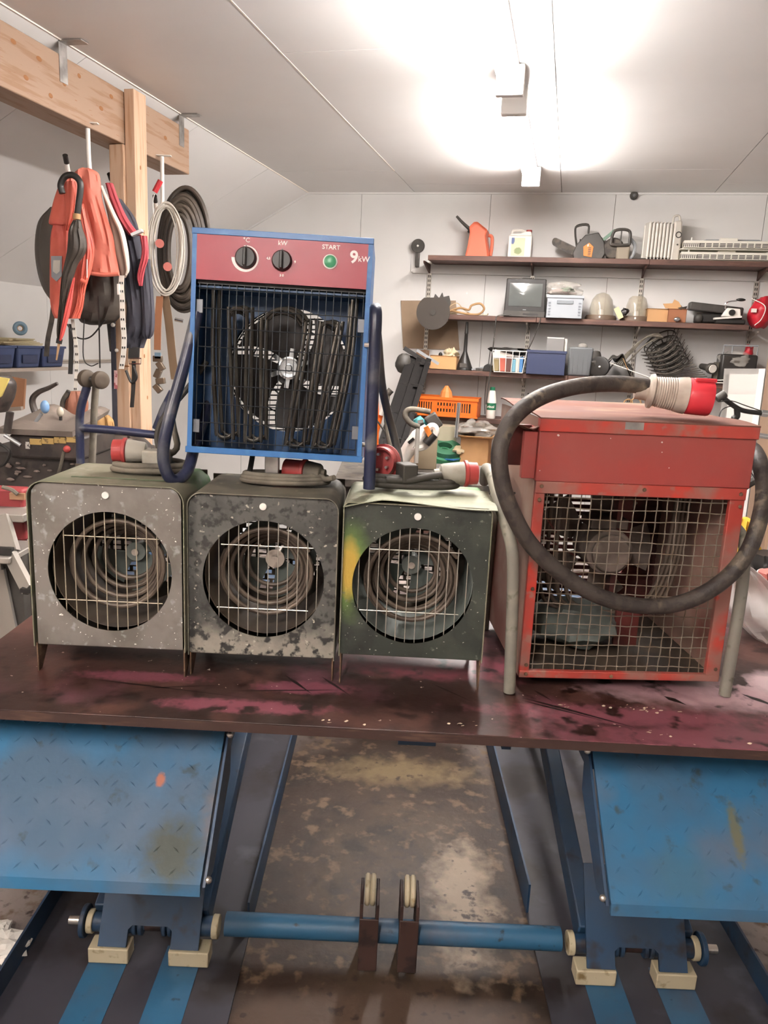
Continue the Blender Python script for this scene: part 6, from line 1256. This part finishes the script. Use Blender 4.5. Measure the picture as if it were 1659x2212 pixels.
# ---- mini machine with levers
ym = 2.75
mach = free('mini_loader', 'dusty black compact machine with control levers behind the left fan heater', 'machine', 80, 1000, ym); mach.location.z = 0
m_mach = M('machine_black', '36302c', .45, layers=[('4c423c', 'noise', 8, .5, .66), ('2a2422', 'noise', 20, .5, .6)]); m_machd = M('dusty_console', '6a6058', .6, layers=[('857a70', 'noise', 9, .5, .7)])
zt_ = PY(100, 950, ym).z; zb_ = PY(100, 1020, ym).z
def mbx(name, mat, x0, x1, y0, y1, yn, yf, **k):
    a, b = PY(x0, y1, yn), PY(x1, y0, yn); return MB().bx(a.x, b.x, yn, yf, a.z, b.z).build(name, mat, mach, world=True, **k)
mbx('body', m_mach, -60, 178, 985, 1108, ym - .02, ym + .55, bevel=.015)
mbx('console_front', m_mach, 20, 172, 945, 990, ym - .06, ym + .3, bevel=.012)
q = PY(95, 944, ym - .06)
b = MB(); zz = q.z; x0, x1 = PY(16, 944, ym).x, PY(174, 944, ym).x
b.sheet(lambda u, v: (x0 + (x1 - x0) * u, ym - .07 + .36 * v, zz + .015 + .04 * v + .02 * math.sin(u * 9) * v), 16, 6, .02); b.build('console_top', m_machd, mach, world=True)
a, b_ = PY(65, 957, ym - .062), PY(170, 950, ym - .062)
for k in range(4):
    x = a.x + (b_.x - a.x) * (k + .5) / 4; MB().box((x, ym - .065, PY(65 + 26 * k + 13, 954 - 1.6 * k, ym - .062).z), ((b_.x - a.x) / 4 * .96, .003, .021)).build('yellow_label', mc('warning_yellow', 'b89a5c', .5, layers=[('7a6440', 'noise', 70, .56, .6)]), mach, world=True)
MB().box(PY(60, 962, ym - .066), (.016, .003, .024)).build('white_label', mc('white_label', 'c9c4bc', .5, layers=[('3a3634', 'noise', 90, .55, .6)]), mach, world=True)
MB().cyl(PY(72, 918, ym + .05), PY(90, 893, ym + .05), .006).build('lever', m_grey, mach, world=True); MB().ball(PY(97, 879, ym + .05), .016, .016, .024, 14, 10).build('blue_knob', mc('blue_knob', '6d8fb4', .3), mach, world=True)
MB().lathe([(.045, 0), (.035, .012), (.015, .022), (.006, .024)], 20, PY(66, 928, ym + .05)).build('boot', m_machd, mach, world=True)
MB().cyl(PY(132, 918, ym + .15), PY(131, 900, ym + .15), .006).build('lever', m_black, mach, world=True); MB().ball(PY(130, 890, ym + .15), .013, .013, .019, 12, 8).build('cream_knob', mc('cream_knob', 'c4baa8', .4), mach, world=True)
MB().tube(PV(ym + .2, (98, 925), (78, 895), (70, 865), (82, 848), (105, 838), (124, 828)), [.020, .018, .016, .014, .012, .009], 10, flat=.7).build('hook_arm', m_mach, mach, world=True)
MB().tube(PV(ym - .1, (22, 890), (15, 935)), .013, 10, smooth=False).build('grip_lever', m_mach, mach, world=True); MB().tube(PV(ym - .12, (10, 940), (45, 962)), .007, 8, smooth=False).build('chrome_rod', m_chrome, mach, world=True)
MB().tube(PV(ym - .1, (-5, 955), (20, 975), (12, 1000), (-5, 1010)), .005, 6).build('hose', m_black, mach, world=True)
DR(mach, 'hood', m_mach, [(-60, 20, 812), (-60, 32, 830), (-60, 28, 860), (-60, 14, 890)], ym + .1, .1)
b = MB(); q = [PY(-20, 812, ym - .02), PY(19, 818, ym - .02), PY(2, 856, ym - .02), PY(-20, 870, ym - .02)]; b.add(q + [p + Vector((0, .01, 0)) for p in q], [(0, 1, 2, 3), (7, 6, 5, 4), (0, 1, 5, 4), (1, 2, 6, 5), (2, 3, 7, 6), (3, 0, 4, 7)]); b.build('yellow_plate', mc('plate_yellow', 'dcc870', .5), mach, world=True)
fl_ = MB(); [fl_.ball(PY(R.uniform(5, 170), R.uniform(1000, 1075), ym - .03), R.uniform(.006, .018), .003, R.uniform(.003, .006), 8, 5, .5, i) for i in range(22)]; fl_.build('mud_flakes', mc('mud_flake', '7d7068', .8), mach, world=True, kind='stuff')
MB().tube(PV(ym - .06, (138, 975), (130, 1010), (118, 1050)), .006, 8).build('dipstick', m_rubber, mach, world=True); MB().ball(PY(145, 970, ym - .06), .013).build('red_cap', mc('salmon_red', 'c0504c', .5), mach, world=True)
for s in (0, .42): MB().box(((x0 + x1) / 2, ym + .1 + s, .12), (.75, .16, .24)).build('track', m_black, mach, world=True, bevel=.07, seg=4)
MB().box(((x0 + x1) / 2, ym + .3, .42), (.5, .4, .55)).build('chassis', m_mach, mach, world=True, bevel=.02)
# blue/black pallet frame with rollers
yp = 2.6
o = free('tube_frame', 'navy tube frame topped by two brown rubber rollers behind the left fan heater', 'frame', 190, 1090, yp); o.location.z = 0
MB().tube(PV(yp, (188, 835), (175, 880), (172, 915), (173, 960), (176, 1080)), .014, 12).build('front_tube', m_navy, o, world=True); MB().tube(PV(yp + .06, (207, 830), (203, 900), (196, 1080)), .012, 12).build('grey_tube', m_rubber, o, world=True)
MB().tube(PV(yp, (172, 924), (250, 930), (340, 940)), .014, 12).build('cross_tube', m_navy, o, world=True); MB().tube(PV(yp, (372, 846), (352, 885), (336, 926)), .012, 12, smooth=False).build('side_tube', m_navy, o, world=True)
for c_ in ((187, 818), (217, 821)): q = PY(*c_, yp); MB().lathe([(.014, -.022), (.034, -.02), (.037, -.012), (.037, .012), (.034, .02), (.014, .022)], 24, q, (1, .35, 0)).build('roller', m_dark2, o, world=True) if False else MB().lathe([(.010, -.014), (.020, -.015), (.028, -.011), (.030, -.005), (.030, .005), (.028, .011), (.020, .015), (.010, .014)], 28, o.matrix_basis.inverted() @ q, (1, -.75, 0)).build('roller', mc('roller_brown', '453b30', .7), o)
MB().cyl(PY(187, 818, yp), PY(220, 821, yp), .010).build('axle', m_black, o, world=True); MB().beam(PY(176, 1075, yp), PY(178, 1500, yp), .03, .03, (0, 1, 0)).build('foot_tube', m_navy, o, world=True)
o = free('leather_sheath', 'reddish brown leather and wood tool holder behind the rollers', 'holder', 165, 900, 3.4)
DR(o, 'leather', mc('leather_brown', '8a5844', .6), [(150, 178, 845), (142, 190, 870), (140, 186, 900), (150, 178, 930)], 3.2, .04, fold=.01); MB().tube(PV(3.18, (137, 905), (136, 870), (150, 845)), .012, 8).build('rim', m_dark2, o, world=True)
o = free('orange_plate', 'faded orange board standing against the left wall behind the machine', 'board', 30, 880, 4.0); MB().beam(PY(32, 815, 4.2), PY(28, 880, 4.2), .12, .02, (0, 1, 0)).build('plate', mc('faded_orange', 'b08060', .7), o, world=True); MB().beam(PY(0, 886, 4.15), PY(48, 882, 4.15), .03, .02).build('ledge', mc('pale_shelf', 'a89c90'), o, world=True)
o = free('yellow_sack', 'crumpled ochre sack on the floor side behind the tube frame', 'sack', 225, 925, 3.6); DR(o, 'body', mc('ochre_sack', 'b08a58', .8), [(215, 235, 897), (208, 244, 908), (208, 246, 925), (205, 240, 945)], 3.55, .06, fold=.02)
o = free('engine_parts', 'dark heap of engine parts behind the first fan heater', 'engine', 250, 1000, 3.6); DR(o, 'heap', m_mach, [(200, 300, 940), (185, 330, 965), (185, 345, 1000), (190, 340, 1300)], 3.6, .12, fold=.05, seed=3); MB().tube(PV(3.45, (205, 960), (225, 950), (240, 965)), .012, 8).build('pipe', m_grey, o, world=True)
# red toolbox and step ladder at left edge
o = free('red_toolbox', 'red steel toolbox under the machine at the left edge', 'toolbox', 10, 1165, 2.6); a, b_ = PY(-60, 1165, 2.3), PY(48, 1058, 2.3); o.location.z = 0
MB().bx(a.x, b_.x, 2.3, 2.36, a.z, b_.z).build('box_body', mc('toolbox_red', '8a3436', .5), o, world=True, bevel=.008); MB().box(PY(38, 1072, 2.295), (.045, .01, .02)).build('tan_label', mc('tan_paper', 'a07a5c', .6), o, world=True); MB().bx(a.x + .02, b_.x - .02, 2.31, 2.355, 0.001, a.z - .001).build('stand', m_dark, o, world=True)
MB().tube(PV(2.28, (5, 1052), (25, 1058), (38, 1068)), .006, 6).build('cable', m_rubber, o, world=True)
o = free('step_stool', 'aluminium folding step stool at the left edge beside the board', 'step stool', 20, 1300, 2.25); o.location.z = 0
m_alu = M('aluminium', '9a948c', .45, .4); a, b_ = PY(-80, 1115, 2.2), PY(50, 1112, 2.2)
MB().bx(a.x, b_.x, 2.2, 2.42, a.z - .012, a.z + .012).build('top_step', m_alu, o, world=True, bevel=.003)
MB().beam(PY(2, 1118, 2.2), PY(24, 1195, 2.15), .05, .02, (0, 1, 0)).build('side_rail', m_alu, o, world=True); MB().beam(PY(18, 1190, 2.15), PY(62, 1275, 2.05), .035, .02, (0, 1, 0)).build('side_rail', m_alu, o, world=True)
c1 = PY(30, 1200, 2.15); MB().bx(a.x, c1.x + .01, 2.1, 2.3, c1.z - .012, c1.z + .006).build('step', m_alu, o, world=True, bevel=.003)
MB().beam(PY(0, 1230, 2.3), PY(28, 1365, 2.3), .03, .015, (0, 1, 0)).build('rear_leg', m_alu, o, world=True); MB().box(PY(60, 1273, 2.05), (.03, .03, .012)).build('rubber_foot', m_black, o, world=True); MB().box(PY(12, 1190, 2.13), (.04, .02, .02)).build('catch', m_black, o, world=True)
for xx in (-1.6, -1.2): MB().beam((xx, 2.35, 0.0), (xx, 2.3, c1.z - .02), .03, .02, (0, 1, 0)).build('rear_leg', m_alu, o, world=True)
# crumpled paper on the floor by the lift
o = free('crumpled_paper', 'crumpled white paper lying on the floor at the left of the lift', 'paper', 20, 2090, 1.45); pz0 = PZ(20, 2060, 0.0); o.location = (pz0.x, pz0.y, 0)
MB().ball((0, 0, .024), .055, .05, .02, 14, 9, .55, 4, 2.5).build('wad', m_paper, o, flatshade=True); MB().ball((-.05, .06, .02), .03, .03, .015, 10, 7, .5, 7, 2.5).build('corner', m_paper, o, flatshade=True)
